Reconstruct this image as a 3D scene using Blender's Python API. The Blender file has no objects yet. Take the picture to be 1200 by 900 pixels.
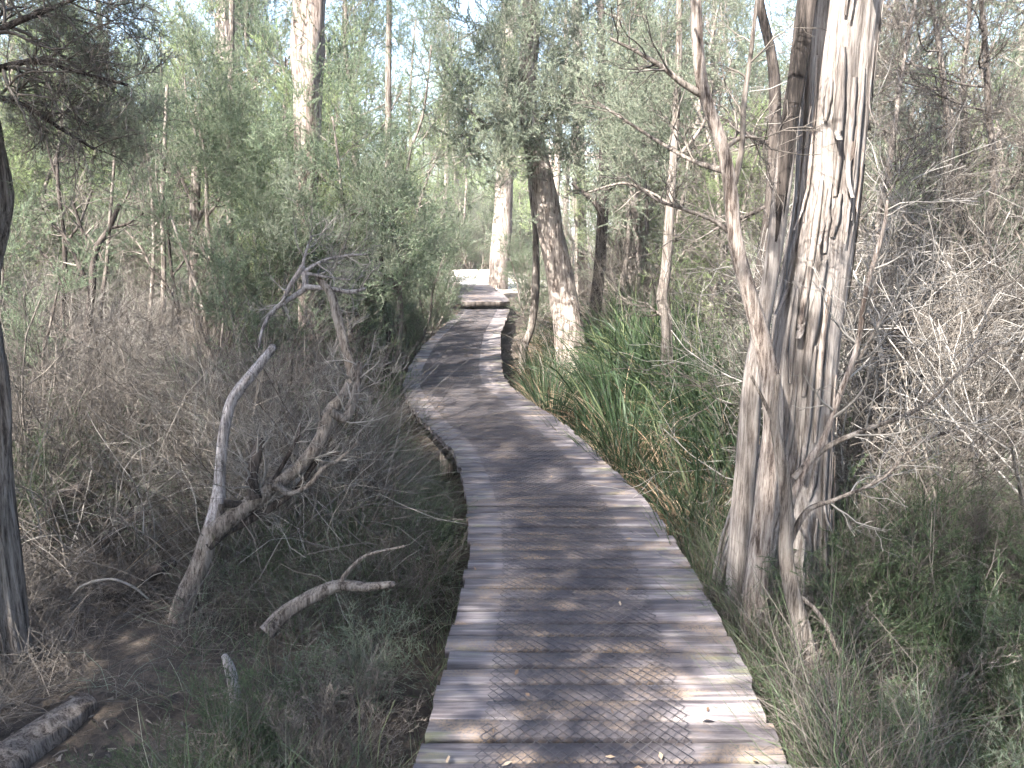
import bpy, math
import numpy as np
from math import radians, pi

# ------------------------------------------------------------------ camera, sky, sun, exposure
scene = bpy.context.scene
FPX, CX, CY = 979.0, 600.0, 450.0          # focal length and centre in photograph pixels (1200 x 900)
PITCH = radians(10.4)
EYE = 1.65
HAZE = 0.0008
cam_data = bpy.data.cameras.new('camera')
cam_data.sensor_width = 36.0
cam_data.lens = 36.0 * FPX / 1200.0
cam_data.clip_start = 0.05
cam_data.clip_end = 2000
cam = bpy.data.objects.new('camera', cam_data)
scene.collection.objects.link(cam)
cam.location = (0, 0, EYE)
cam.rotation_euler = (pi / 2 - PITCH, 0, 0)
scene.camera = cam

SUN_EL, SUN_AZ = radians(47), radians(214)   # azimuth measured clockwise from +Y (the way the camera looks)
world = bpy.data.worlds.new('World')
scene.world = world
world.use_nodes = True
wn = world.node_tree.nodes
sky = wn.new('ShaderNodeTexSky')
sky.sky_type = 'NISHITA'
sky.sun_disc = False
sky.sun_elevation = SUN_EL
sky.sun_rotation = SUN_AZ
sky.air_density = 1.0
sky.dust_density = 2.5
bg = wn['Background']
bg.inputs['Strength'].default_value = 0.10
world.node_tree.links.new(sky.outputs['Color'], bg.inputs['Color'])

sun_data = bpy.data.lights.new('sun', 'SUN')
sun_data.energy = 5.0
sun_data.angle = radians(0.55)
sun_data.color = (1.0, 0.955, 0.89)
sun = bpy.data.objects.new('sun', sun_data)
scene.collection.objects.link(sun)
sun.rotation_euler = (pi / 2 - SUN_EL, 0, pi - SUN_AZ)
sun.location = (-6, -10, 16)

scene.view_settings.view_transform = 'Standard'
scene.view_settings.look = 'None'
scene.view_settings.gamma = 1.0
scene.view_settings.exposure = 3.0
scene.render.engine = 'CYCLES'
scene.cycles.max_bounces = 5
scene.cycles.diffuse_bounces = 3
scene.cycles.use_adaptive_sampling = True
scene.cycles.adaptive_threshold = 0.03
scene.cycles.glossy_bounces = 2
scene.cycles.transmission_bounces = 4
scene.cycles.transparent_max_bounces = 4
scene.cycles.sample_clamp_indirect = 6.0

# ------------------------------------------------------------------ helpers
rng = np.random.default_rng(11)
COL = scene.collection
CP, SP = math.cos(PITCH), math.sin(PITCH)


def ray(px, py):
    u, v = (px - CX) / FPX, (CY - py) / FPX
    return np.array([u, CP + v * SP, -SP + v * CP])


def at(px, py, d):
    """point at forward distance d on the ray through a photograph pixel"""
    r = ray(px, py)
    return np.array([0, 0, EYE]) + r * (d / r[1])


def on_plane(px, py, z):
    r = ray(px, py)
    return np.array([0, 0, EYE]) + r * ((z - EYE) / r[2])


def unit(a):
    return a / (np.linalg.norm(a, axis=-1, keepdims=True) + 1e-9)


def make_mesh(name, verts, polys, mats, smooth=False, attr=None):
    """polys: list of (faces array [n,k], material index)"""
    me = bpy.data.meshes.new(name)
    verts = np.asarray(verts, dtype=np.float32).reshape(-1, 3)
    me.vertices.add(len(verts))
    me.vertices.foreach_set('co', verts.ravel())
    loops = np.concatenate([np.asarray(f, dtype=np.int32).ravel() for f, m in polys])
    sizes = np.concatenate([np.full(len(f), np.asarray(f).shape[1], dtype=np.int32) for f, m in polys])
    midx = np.concatenate([np.full(len(f), m, dtype=np.int32) for f, m in polys])
    me.loops.add(len(loops))
    me.loops.foreach_set('vertex_index', loops)
    me.polygons.add(len(sizes))
    starts = np.concatenate([[0], np.cumsum(sizes)[:-1]]).astype(np.int32)
    me.polygons.foreach_set('loop_start', starts)
    me.polygons.foreach_set('material_index', midx)
    if smooth:
        me.polygons.foreach_set('use_smooth', np.ones(len(sizes), dtype=bool))
    for m in mats:
        me.materials.append(m)
    if attr is not None:
        for k, vals in attr.items():
            a = me.attributes.new(k, 'FLOAT', 'POINT')
            a.data.foreach_set('value', np.asarray(vals, dtype=np.float32))
    me.update(calc_edges=True)
    return me


class Geo:
    """collects vertices and faces of one part"""
    def __init__(self):
        self.v, self.p, self.n, self.a = [], [], 0, []

    def add(self, v, f, m=0, a=None):
        v = np.asarray(v).reshape(-1, 3)
        self.v.append(v)
        self.p.append((np.asarray(f) + self.n, m))
        self.n += len(v)
        self.a.append(np.zeros(len(v)) if a is None else np.asarray(a).ravel())

    def mesh(self, name, mats, smooth=False, attr=None):
        return make_mesh(name, np.concatenate(self.v), self.p, mats, smooth,
                         {attr: np.concatenate(self.a)} if attr else None)

    def tris(self):
        return sum(len(f) * (f.shape[1] - 2) for f, m in self.p)


def link(name, data, parent=None, loc=(0, 0, 0), rot=(0, 0, 0), scale=(1, 1, 1)):
    o = bpy.data.objects.new(name, data)
    COL.objects.link(o)
    o.location = loc
    o.rotation_euler = rot
    o.scale = scale if hasattr(scale, '__len__') else (scale,) * 3
    if parent is not None:
        o.parent = parent
        if name == 'twigs': o['kind'] = 'stuff'     # too fine to pick apart
    return o


def tag(o, label=None, cat=None, group=None, kind=None):
    if label: o['label'] = label
    if cat: o['category'] = cat
    if group: o['group'] = group
    if kind: o['kind'] = kind
    return o


def thing(name, label, cat, loc=(0, 0, 0), rot=(0, 0, 0), scale=1.0, group=None):
    return tag(link(name, None, None, loc, rot, scale), label, cat, group)


def dup(root, loc, rot=(0, 0, 0), scale=1.0, label=None, group=None):
    r = root.copy()
    COL.objects.link(r)
    r.location, r.rotation_euler = loc, rot
    r.scale = (scale,) * 3 if not hasattr(scale, '__len__') else scale
    if label: r['label'] = label
    if group: r['group'] = group
    for ch in list(root.children):
        c = ch.copy()
        COL.objects.link(c)
        c.parent = r
    return r


def perp(t, g=None):
    r = (g or rng).normal(size=t.shape)
    return unit(np.cross(t, r))


def tube_geo(P, R, S=3):
    """P [N,K,3], R [N,K] -> verts, quads (open tubes)"""
    P, R = np.asarray(P, float), np.asarray(R, float)
    N, K = R.shape
    T = unit(np.gradient(P, axis=1))
    mean = unit(T.mean(axis=1))
    ref = np.where(np.abs(mean[:, 2:3]) < 0.8, np.array([[0, 0, 1.0]]), np.array([[1.0, 0, 0]]))
    U = unit(np.cross(T, ref[:, None, :]))
    V = np.cross(T, U)
    a = np.arange(S) * 2 * pi / S
    verts = P[:, :, None, :] + R[:, :, None, None] * (U[:, :, None, :] * np.cos(a)[None, None, :, None] + V[:, :, None, :] * np.sin(a)[None, None, :, None])
    i = np.arange(N)[:, None, None] * K * S
    k = np.arange(K - 1)[None, :, None] * S
    s = np.arange(S)[None, None, :]
    s2 = (s + 1) % S
    q = np.stack([i + k + s, i + k + s2, i + k + S + s2, i + k + S + s], axis=-1).reshape(-1, 4)
    return verts.reshape(-1, 3), q


def ribbon_geo(P, Wd, side):
    """flat blades: P [N,K,3], Wd [N,K], side [N,3]"""
    N, K, _ = P.shape
    off = side[:, None, :] * (Wd[:, :, None] * 0.5)
    verts = np.stack([P - off, P + off], axis=2)
    i = np.arange(N)[:, None] * K * 2
    k = np.arange(K - 1)[None, :] * 2
    q = np.stack([i + k, i + k + 1, i + k + 3, i + k + 2], axis=-1).reshape(-1, 4)
    return verts.reshape(-1, 3), q


def sample(P, t):
    """P [N,K,3], t [N,n] -> points, tangents [N,n,3]"""
    N, K, _ = P.shape
    f = np.clip(t * (K - 1), 0, K - 1.001)
    i = f.astype(int)
    w = (f - i)[..., None]
    ii = np.arange(N)[:, None]
    a, b = P[ii, i], P[ii, i + 1]
    return a * (1 - w) + b * w, unit(b - a)


def grow(P, R, n, t0, t1, ang, L, K=4, up=0.0, wig=0.15, rr=0.6, tip=0.3, taper=0.5, g=None):
    g = g or rng
    N, K0 = R.shape
    t = t0 + (t1 - t0) * (np.arange(n)[None, :] + g.random((N, n))) / n
    pos, tan = sample(P, t)
    rf = np.clip(t * (K0 - 1), 0, K0 - 1.001)
    ri = rf.astype(int)
    r0 = R[np.arange(N)[:, None], ri] * rr
    pos, tan, r0, t = pos.reshape(-1, 3), tan.reshape(-1, 3), r0.reshape(-1), t.reshape(-1)
    a = ang * (0.65 + 0.7 * g.random(len(t)))
    d = unit(tan * np.cos(a)[:, None] + perp(tan, g) * np.sin(a)[:, None])
    Ls = L * (0.55 + 0.8 * g.random(len(t))) * (1 - taper * (t - t0) / max(t1 - t0, 1e-6))
    out = [pos]
    for k in range(1, K):
        d = unit(d + wig * g.normal(size=d.shape) + np.array([0, 0, up]))
        out.append(out[-1] + d * (Ls / (K - 1))[:, None])
    Q = np.stack(out, axis=1)
    rad = r0[:, None] * np.linspace(1, tip, K)[None, :]
    return Q, rad


def leaf_geo(P, m, l, w, spread=0.9, droop=0.0, t0=0.1, g=None):
    """m narrow three-sided leaves along each twig of P"""
    g = g or rng
    N = len(P)
    t = t0 + (1 - t0) * g.random((N, m))
    pos, tan = sample(P, t)
    pos, tan = pos.reshape(-1, 3), tan.reshape(-1, 3)
    a = spread * (0.4 + 0.9 * g.random(len(pos)))
    d = unit(tan * np.cos(a)[:, None] + perp(tan, g) * np.sin(a)[:, None] + np.array([0, 0, -droop]))
    s = perp(d, g)
    ll = (l * (0.6 + 0.8 * g.random(len(pos))))[:, None]
    ww = (w * (0.7 + 0.6 * g.random(len(pos))))[:, None]
    v = np.stack([pos - s * ww * 0.5, pos + s * ww * 0.5, pos + d * ll], axis=1)
    f = np.arange(len(pos) * 3).reshape(-1, 3)
    return v.reshape(-1, 3), f


def smooth_curve(pts, n):
    """Catmull-Rom through rows of pts, resampled to n rows"""
    p = np.asarray(pts, float)
    p = np.vstack([2 * p[0] - p[1], p, 2 * p[-1] - p[-2]])
    m = len(p) - 3
    u = np.linspace(0, m - 1e-6, n)
    i = u.astype(int)
    t = (u - i)[:, None]
    a, b, c, d = p[i], p[i + 1], p[i + 2], p[i + 3]
    return 0.5 * ((2 * b) + (-a + c) * t + (2 * a - 5 * b + 4 * c - d) * t ** 2 + (-a + 3 * b - 3 * c + d) * t ** 3)


def vnoise(x, y, seed=0):
    """tileable-in-nothing value noise, vectorised"""
    xi, yi = np.floor(x).astype(np.int64), np.floor(y).astype(np.int64)
    fx, fy = x - xi, y - yi
    fx, fy = fx * fx * (3 - 2 * fx), fy * fy * (3 - 2 * fy)

    def h(a, b):
        n = (a * 374761393 + b * 668265263 + seed * 1274126177) & 0xffffffff
        n = ((n ^ (n >> 13)) * 1274126177) & 0xffffffff
        return ((n ^ (n >> 16)) & 0xffff) / 65535.0
    return (h(xi, yi) * (1 - fx) + h(xi + 1, yi) * fx) * (1 - fy) + (h(xi, yi + 1) * (1 - fx) + h(xi + 1, yi + 1) * fx) * fy


def bark_geo(pts, radii, sides=20, rows=40, ridge=0.08, lump=0.08, flute=0.0, seed=0, freq=9, twist=0.0):
    """one limb or trunk as a furrowed, lumpy tube; closed at its thin end"""
    C = smooth_curve(np.column_stack([pts, radii]), rows)
    P, R = C[:, :3], np.maximum(C[:, 3], 0.0015)
    T = unit(np.gradient(P, axis=0))
    ref = np.array([0, 1.0, 0]) if abs(unit(P[-1] - P[0])[1]) < 0.8 else np.array([1.0, 0, 0])
    U = unit(np.cross(T, ref))
    V = np.cross(T, U)
    s = np.concatenate([[0], np.cumsum(np.linalg.norm(np.diff(P, axis=0), axis=1))])
    a = np.arange(sides) * 2 * pi / sides
    A, Sg = np.meshgrid(a, s)
    # furrows: noise over the angle, drawn out along the limb (wraps through cos/sin blending)
    Aw = A + twist * Sg + 0.25 * np.sin(Sg * 2.1 + seed)
    f1 = vnoise((np.cos(Aw) + 1.3) * freq * .5, (np.sin(Aw) + 1.3) * freq * .5 + Sg * 1.3, seed)
    f2 = vnoise((np.cos(Aw) + 1.3) * freq, (np.sin(Aw) + 1.3) * freq + Sg * 3.1, seed + 5)
    lum = vnoise((np.cos(A) + 2) * 1.4, (np.sin(A) + 2) * 1.4 + Sg * 1.7, seed + 9)
    rr = R[:, None] * (1 + ridge * (f1 - .5) * 2 + ridge * .7 * (f2 - .5) * 2 + lump * (lum - .5) * 2)
    if flute:
        low = np.clip(1 - Sg / (s[-1] * .3), 0, 1)
        rr *= 1 + flute * low ** 1.3 * (np.abs(np.sin(A * 2.5 + seed)) - .4)
    v = P[:, None, :] + rr[:, :, None] * (U[:, None, :] * np.cos(A)[:, :, None] + V[:, None, :] * np.sin(A)[:, :, None])
    k = np.arange(rows - 1)[:, None] * sides
    j = np.arange(sides)[None, :]
    j2 = (j + 1) % sides
    q = np.stack([k + j, k + j2, k + sides + j2, k + sides + j], axis=-1).reshape(-1, 4)
    tri = np.stack([(rows - 1) * sides + np.arange(sides), (rows - 1) * sides + (np.arange(sides) + 1) % sides,
                    np.full(sides, rows * sides)], axis=1)
    v = np.vstack([v.reshape(-1, 3), P[-1] + T[-1] * R[-1] * .6])
    return v, q, tri


def px_curve(rows, d):
    """rows of (px, py, width px[, extra depth]) from base to tip -> points, radii"""
    P, R = [], []
    for r in rows:
        dd = d + (r[3] if len(r) > 3 else 0)
        p = at(r[0], r[1], dd)
        P.append(p)
        R.append(r[2] / 2 * np.linalg.norm(p - np.array([0, 0, EYE])) / FPX / math.hypot((r[0] - CX) / FPX, 1) * 1.0)
    return np.array(P), np.array(R)


# ------------------------------------------------------------------ materials
def new_mat(name):
    m = bpy.data.materials.new(name)
    m.use_nodes = True
    nt = m.node_tree
    nt.nodes.clear()
    out = nt.nodes.new('ShaderNodeOutputMaterial')
    return m, nt, nt.nodes, nt.links, out


def nd(nodes, t, **kw):
    n = nodes.new(t)
    for k, v in kw.items():
        if k in n.inputs: n.inputs[k].default_value = v
        else: setattr(n, k, v)
    return n


def ramp(nodes, links, fac, stops):
    r = nodes.new('ShaderNodeValToRGB')
    e = r.color_ramp.elements
    while len(e) < len(stops): e.new(0.5)
    for el, (p, c) in zip(e, stops):
        el.position = p
        el.color = (*c, 1)
    links.new(fac, r.inputs['Fac'])
    return r.outputs['Color']


def mixc(nodes, links, fac, a, b, mode='MIX'):
    m = nodes.new('ShaderNodeMix')
    m.data_type = 'RGBA'
    m.blend_type = mode
    for sock, val in ((m.inputs[0], fac), (m.inputs[6], a), (m.inputs[7], b)):
        if hasattr(val, 'type'): links.new(val, sock)
        else: sock.default_value = val if not isinstance(val, tuple) else (*val, 1) if len(val) == 3 else val
    return m.outputs[2]


def leaf_material(name, c1, c2, trans=0.35, spec=0.25, c3=None):
    m, nt, N, L, out = new_mat(name)
    geo = N.new('ShaderNodeNewGeometry')
    oi = N.new('ShaderNodeObjectInfo')
    col = ramp(N, L, geo.outputs['Random Per Island'], [(0.0, c1), (0.75, c2), (1.0, c3 or c2)])
    hsv = N.new('ShaderNodeHueSaturation')
    mr = nd(N, 'ShaderNodeMapRange'); mr.inputs[3].default_value = 0.75; mr.inputs[4].default_value = 1.25
    L.new(oi.outputs['Random'], mr.inputs[0])
    L.new(mr.outputs[0], hsv.inputs['Value'])
    L.new(col, hsv.inputs['Color'])
    d = N.new('ShaderNodeBsdfPrincipled')
    d.inputs['Roughness'].default_value = 0.55
    d.inputs['Specular IOR Level'].default_value = spec
    t = N.new('ShaderNodeBsdfTranslucent')
    L.new(hsv.outputs['Color'], d.inputs['Base Color'])
    L.new(hsv.outputs['Color'], t.inputs['Color'])
    mx = N.new('ShaderNodeMixShader')
    mx.inputs[0].default_value = trans
    L.new(d.outputs[0], mx.inputs[1]); L.new(t.outputs[0], mx.inputs[2])
    L.new(mx.outputs[0], out.inputs['Surface'])
    return m


def twig_material(name, c1, c2, rough=0.8):
    m, nt, N, L, out = new_mat(name)
    geo = N.new('ShaderNodeNewGeometry')
    col = ramp(N, L, geo.outputs['Random Per Island'], [(0.0, c1), (1.0, c2)])
    d = N.new('ShaderNodeBsdfPrincipled')
    d.inputs['Roughness'].default_value = rough
    d.inputs['Specular IOR Level'].default_value = 0.2
    L.new(col, d.inputs['Base Color'])
    L.new(d.outputs[0], out.inputs['Surface'])
    return m


def bark_material(name, dark, mid, pale, scale=7.0, stretch=0.1, palepos=0.62, bump=0.6, blotch=None):
    m, nt, N, L, out = new_mat(name)
    tc = N.new('ShaderNodeTexCoord')
    oi = N.new('ShaderNodeObjectInfo')
    mp = N.new('ShaderNodeMapping')
    mp.inputs['Scale'].default_value = (scale, scale, scale * stretch)
    add = nd(N, 'ShaderNodeVectorMath', operation='ADD')
    L.new(tc.outputs['Object'], add.inputs[0])
    L.new(oi.outputs['Random'], add.inputs[1])
    L.new(add.outputs[0], mp.inputs['Vector'])
    n1 = nd(N, 'ShaderNodeTexNoise', Scale=2.0, Detail=6.0, Roughness=0.65, Distortion=0.6)
    n2 = nd(N, 'ShaderNodeTexNoise', Scale=9.0, Detail=8.0, Roughness=0.78, Distortion=0.3)
    L.new(mp.outputs[0], n1.inputs['Vector']); L.new(mp.outputs[0], n2.inputs['Vector'])
    n3 = nd(N, 'ShaderNodeTexNoise', Scale=2.2, Detail=3.0)
    L.new(tc.outputs['Object'], n3.inputs['Vector'])
    av = nd(N, 'ShaderNodeMath', operation='MULTIPLY_ADD'); av.inputs[1].default_value = 0.55
    L.new(n2.outputs[0], av.inputs[0])
    s = nd(N, 'ShaderNodeMath', operation='MULTIPLY'); s.inputs[1].default_value = 0.5
    L.new(n1.outputs[0], s.inputs[0]); L.new(s.outputs[0], av.inputs[2])
    col = ramp(N, L, av.outputs[0], [(0.41, tuple(c * .7 for c in dark)), (0.455, dark), (0.515, mid), (palepos, pale)])
    col = mixc(N, L, n3.outputs[0], col, mixc(N, L, 1.0, col, blotch or (0.72, 0.68, 0.66), 'MULTIPLY'))
    d = N.new('ShaderNodeBsdfPrincipled')
    d.inputs['Roughness'].default_value = 0.85
    d.inputs['Specular IOR Level'].default_value = 0.15
    L.new(col, d.inputs['Base Color'])
    b = N.new('ShaderNodeBump')
    b.inputs['Strength'].default_value = bump
    b.inputs['Distance'].default_value = 0.02
    L.new(av.outputs[0], b.inputs['Height'])
    L.new(b.outputs[0], d.inputs['Normal'])
    L.new(d.outputs[0], out.inputs['Surface'])
    return m


M = {}
M['leaf_green'] = leaf_material('tea_tree_leaf', (0.060, 0.088, 0.054), (0.160, 0.208, 0.128), 0.45, c3=(0.27, 0.295, 0.205))
M['leaf_grey'] = leaf_material('grey_green_leaf', (0.100, 0.128, 0.092), (0.200, 0.232, 0.165), 0.42, c3=(0.30, 0.30, 0.23))
M['leaf_sun_tint'] = leaf_material('leaf_painted_sunlit', (0.15, 0.20, 0.085), (0.29, 0.37, 0.17), 0.5, c3=(0.40, 0.44, 0.26))  # lighter copy of the leaf, strong sunlight put into its colour
M['leaf_brown'] = leaf_material('withered_leaf', (0.080, 0.068, 0.058), (0.165, 0.143, 0.122), 0.3, c3=(0.25, 0.22, 0.185))
M['fern_green'] = leaf_material('fern_green', (0.036, 0.056, 0.029), (0.076, 0.110, 0.054), 0.35, c3=(0.155, 0.165, 0.10))
M['sedge_green'] = leaf_material('sedge_green', (0.017, 0.031, 0.015), (0.040, 0.064, 0.029), 0.2, 0.25, c3=(0.12, 0.13, 0.065))
M['sedge_dead'] = leaf_material('sedge_dead', (0.15, 0.095, 0.06), (0.29, 0.21, 0.14), 0.2, c3=(0.42, 0.34, 0.25))
M['twig'] = twig_material('brown_twig', (0.045, 0.038, 0.033), (0.150, 0.132, 0.114))
M['twig_pale'] = twig_material('pale_dead_twig', (0.15, 0.138, 0.125), (0.32, 0.30, 0.275))
M['twig_grey'] = twig_material('grey_dead_twig', (0.09, 0.082, 0.074), (0.27, 0.25, 0.225))
M['bark'] = bark_material('grey_brown_bark', (0.055, 0.046, 0.040), (0.150, 0.130, 0.114), (0.28, 0.255, 0.23), scale=14, stretch=.08, bump=.9)
M['bark_dark'] = bark_material('dark_bark', (0.014, 0.012, 0.011), (0.045, 0.038, 0.034), (0.10, 0.085, 0.076))
M['bark_pale'] = bark_material('pale_paper_bark', (0.080, 0.062, 0.053), (0.24, 0.203, 0.178), (0.47, 0.43, 0.39), scale=13, stretch=.09, palepos=0.64, bump=.9)
M['bark_shaggy'] = bark_material('shaggy_fibrous_bark', (0.105, 0.090, 0.080), (0.205, 0.183, 0.168), (0.35, 0.325, 0.303), scale=15, stretch=0.06, palepos=0.62, bump=0.9)
M['bark_red'] = bark_material('ruddy_peeling_bark', (0.080, 0.060, 0.052), (0.21, 0.172, 0.150), (0.43, 0.385, 0.35), scale=15, stretch=.07, palepos=.63, bump=.9)
M['bark_silver'] = bark_material('silver_dead_wood', (0.10, 0.09, 0.088), (0.26, 0.242, 0.238), (0.44, 0.42, 0.42), scale=16, palepos=0.62)


def ground_material():
    m, nt, N, L, out = new_mat('leaf_litter_soil')
    tc = N.new('ShaderNodeTexCoord')
    n1 = nd(N, 'ShaderNodeTexNoise', Scale=1.3, Detail=8.0, Roughness=0.7)
    n2 = nd(N, 'ShaderNodeTexNoise', Scale=28.0, Detail=6.0, Roughness=0.75)
    L.new(tc.outputs['Object'], n1.inputs['Vector']); L.new(tc.outputs['Object'], n2.inputs['Vector'])
    c1 = ramp(N, L, n1.outputs[0], [(0.35, (0.032, 0.026, 0.021)), (0.65, (0.10, 0.080, 0.062))])
    c2 = ramp(N, L, n2.outputs[0], [(0.35, (0.35, 0.33, 0.30)), (0.7, (1.5, 1.4, 1.3))])
    col = mixc(N, L, 1.0, c1, c2, 'MULTIPLY')
    d = N.new('ShaderNodeBsdfPrincipled')
    d.inputs['Roughness'].default_value = 0.95
    L.new(col, d.inputs['Base Color'])
    b = N.new('ShaderNodeBump'); b.inputs['Strength'].default_value = 0.8; b.inputs['Distance'].default_value = 0.05
    L.new(n2.outputs[0], b.inputs['Height']); L.new(b.outputs[0], d.inputs['Normal'])
    L.new(d.outputs[0], out.inputs['Surface'])
    return m


def sand_material():
    m, nt, N, L, out = new_mat('pale_sand')
    tc = N.new('ShaderNodeTexCoord')
    n1 = nd(N, 'ShaderNodeTexNoise', Scale=3.0, Detail=8.0, Roughness=0.7)
    L.new(tc.outputs['Object'], n1.inputs['Vector'])
    col = ramp(N, L, n1.outputs[0], [(0.3, (0.46, 0.41, 0.33)), (0.65, (0.64, 0.59, 0.51))])
    d = N.new('ShaderNodeBsdfPrincipled')
    d.inputs['Roughness'].default_value = 0.95
    L.new(col, d.inputs['Base Color'])
    L.new(d.outputs[0], out.inputs['Surface'])
    return m


def plank_material():
    m, nt, N, L, out = new_mat('weathered_deck_timber')
    tc = N.new('ShaderNodeTexCoord')
    oi = N.new('ShaderNodeObjectInfo')
    sc = nd(N, 'ShaderNodeVectorMath', operation='SCALE'); sc.inputs['Scale'].default_value = 37.0
    comb = N.new('ShaderNodeCombineXYZ')
    for k in range(3): L.new(oi.outputs['Random'], comb.inputs[k])
    L.new(comb.outputs[0], sc.inputs[0])
    add = nd(N, 'ShaderNodeVectorMath', operation='ADD')
    L.new(tc.outputs['Object'], add.inputs[0]); L.new(sc.outputs[0], add.inputs[1])
    mp = N.new('ShaderNodeMapping'); mp.inputs['Scale'].default_value = (1.6, 34, 20)
    L.new(add.outputs[0], mp.inputs['Vector'])
    grain = nd(N, 'ShaderNodeTexNoise', Scale=1.6, Detail=7.0, Roughness=0.7, Distortion=0.4)
    L.new(mp.outputs[0], grain.inputs['Vector'])
    mp2 = N.new('ShaderNodeMapping'); mp2.inputs['Scale'].default_value = (1.0, 4.5, 3)
    L.new(add.outputs[0], mp2.inputs['Vector'])
    blot = nd(N, 'ShaderNodeTexNoise', Scale=2.6, Detail=5.0, Roughness=0.6)
    L.new(mp2.outputs[0], blot.inputs['Vector'])
    base = ramp(N, L, grain.outputs[0], [(0.30, (0.050, 0.044, 0.047)), (0.5, (0.130, 0.114, 0.117)), (0.72, (0.29, 0.265, 0.262))])
    # plank to plank tone
    val = nd(N, 'ShaderNodeMapRange'); val.inputs[3].default_value = 0.80; val.inputs[4].default_value = 1.15
    L.new(oi.outputs['Random'], val.inputs[0])
    hs = N.new('ShaderNodeHueSaturation'); L.new(val.outputs[0], hs.inputs['Value']); L.new(base, hs.inputs['Color'])
    col = hs.outputs['Color']
    # damp dark blotches and tan worn patches
    dk = ramp(N, L, blot.outputs[0], [(0.40, (0.55, 0.52, 0.53)), (0.56, (1, 1, 1))])
    col = mixc(N, L, 0.8, col, dk, 'MULTIPLY')
    # trodden, dirt-filled strip under the wire netting
    at_ = N.new('ShaderNodeAttribute'); at_.attribute_name = 'across'
    jit = nd(N, 'ShaderNodeMath', operation='MULTIPLY_ADD'); jit.inputs[1].default_value = 0.22
    L.new(blot.outputs[0], jit.inputs[0]); off_ = nd(N, 'ShaderNodeMath', operation='SUBTRACT'); off_.inputs[1].default_value = 0.11
    L.new(at_.outputs['Fac'], off_.inputs[0]); L.new(off_.outputs[0], jit.inputs[2])
    strip = ramp(N, L, jit.outputs[0], [(0.14, (0, 0, 0)), (0.29, (1, 1, 1)), (0.64, (1, 1, 1)), (0.80, (0, 0, 0))])
    wn_ = nd(N, 'ShaderNodeTexNoise', Scale=9.0, Detail=6.0, Roughness=0.75)
    L.new(add.outputs[0], wn_.inputs['Vector'])
    dirt = ramp(N, L, wn_.outputs[0], [(0.38, (0.030, 0.026, 0.030)), (0.54, (0.056, 0.048, 0.052)), (0.70, (0.14, 0.105, 0.078))])
    half = nd(N, 'ShaderNodeMath', operation='MULTIPLY'); half.inputs[1].default_value = 0.85
    L.new(strip, half.inputs[0])
    col = mixc(N, L, half.outputs[0], col, dirt)
    # tan grit
    g1 = nd(N, 'ShaderNodeTexNoise', Scale=5.0, Detail=3.0); L.new(tc.outputs['Generated'], g1.inputs['Vector'])
    mp3 = N.new('ShaderNodeMapping'); mp3.inputs['Scale'].default_value = (3, 7, 3); L.new(add.outputs[0], mp3.inputs['Vector'])
    g2 = nd(N, 'ShaderNodeTexNoise', Scale=1.0, Detail=2.0); L.new(mp3.outputs[0], g2.inputs['Vector'])
    g3 = nd(N, 'ShaderNodeTexNoise', Scale=90.0, Detail=3.0, Roughness=0.8); L.new(add.outputs[0], g3.inputs['Vector'])
    gm = nd(N, 'ShaderNodeMath', operation='MULTIPLY')
    L.new(ramp(N, L, g2.outputs[0], [(0.54, (0, 0, 0)), (0.64, (1, 1, 1))]), gm.inputs[0])
    L.new(ramp(N, L, g3.outputs[0], [(0.40, (0, 0, 0)), (0.55, (0.75, 0.75, 0.75))]), gm.inputs[1])
    col = mixc(N, L, gm.outputs[0], col, (0.20, 0.145, 0.10))
    # moss and lichen near the ends
    ends = ramp(N, L, at_.outputs['Fac'], [(0.0, (1, 1, 1)), (0.2, (0, 0, 0)), (0.78, (0, 0, 0)), (0.95, (1, 1, 1))])
    ms = ramp(N, L, blot.outputs[0], [(0.55, (0, 0, 0)), (0.68, (0.55, 0.55, 0.55))])
    mm = nd(N, 'ShaderNodeMath', operation='MULTIPLY'); L.new(ends, mm.inputs[0]); L.new(ms, mm.inputs[1])
    col = mixc(N, L, mm.outputs[0], col, (0.22, 0.22, 0.10))
    d = N.new('ShaderNodeBsdfPrincipled')
    L.new(ramp(N, L, blot.outputs[0], [(0.4, (0.55, 0.55, 0.55)), (0.6, (0.8, 0.8, 0.8))]), d.inputs['Roughness'])
    d.inputs['Specular IOR Level'].default_value = 0.4
    L.new(col, d.inputs['Base Color'])
    b = N.new('ShaderNodeBump'); b.inputs['Strength'].default_value = 0.7; b.inputs['Distance'].default_value = 0.006
    L.new(grain.outputs[0], b.inputs['Height']); L.new(b.outputs[0], d.inputs['Normal'])
    L.new(d.outputs[0], out.inputs['Surface'])
    return m


def wire_material():
    m, nt, N, L, out = new_mat('dull_galvanised_wire')
    d = N.new('ShaderNodeBsdfPrincipled')
    tc = N.new('ShaderNodeTexCoord')
    n = nd(N, 'ShaderNodeTexNoise', Scale=6.0, Detail=4.0); L.new(tc.outputs['Object'], n.inputs['Vector'])
    L.new(ramp(N, L, n.outputs[0], [(0.4, (0.045, 0.043, 0.05)), (0.65, (0.12, 0.105, 0.10))]), d.inputs['Base Color'])
    d.inputs['Roughness'].default_value = 0.8
    d.inputs['Metallic'].default_value = 0.0
    L.new(d.outputs[0], out.inputs['Surface'])
    return m


M['ground'], M['sand'], M['plank'], M['wire'] = ground_material(), sand_material(), plank_material(), wire_material()

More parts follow.
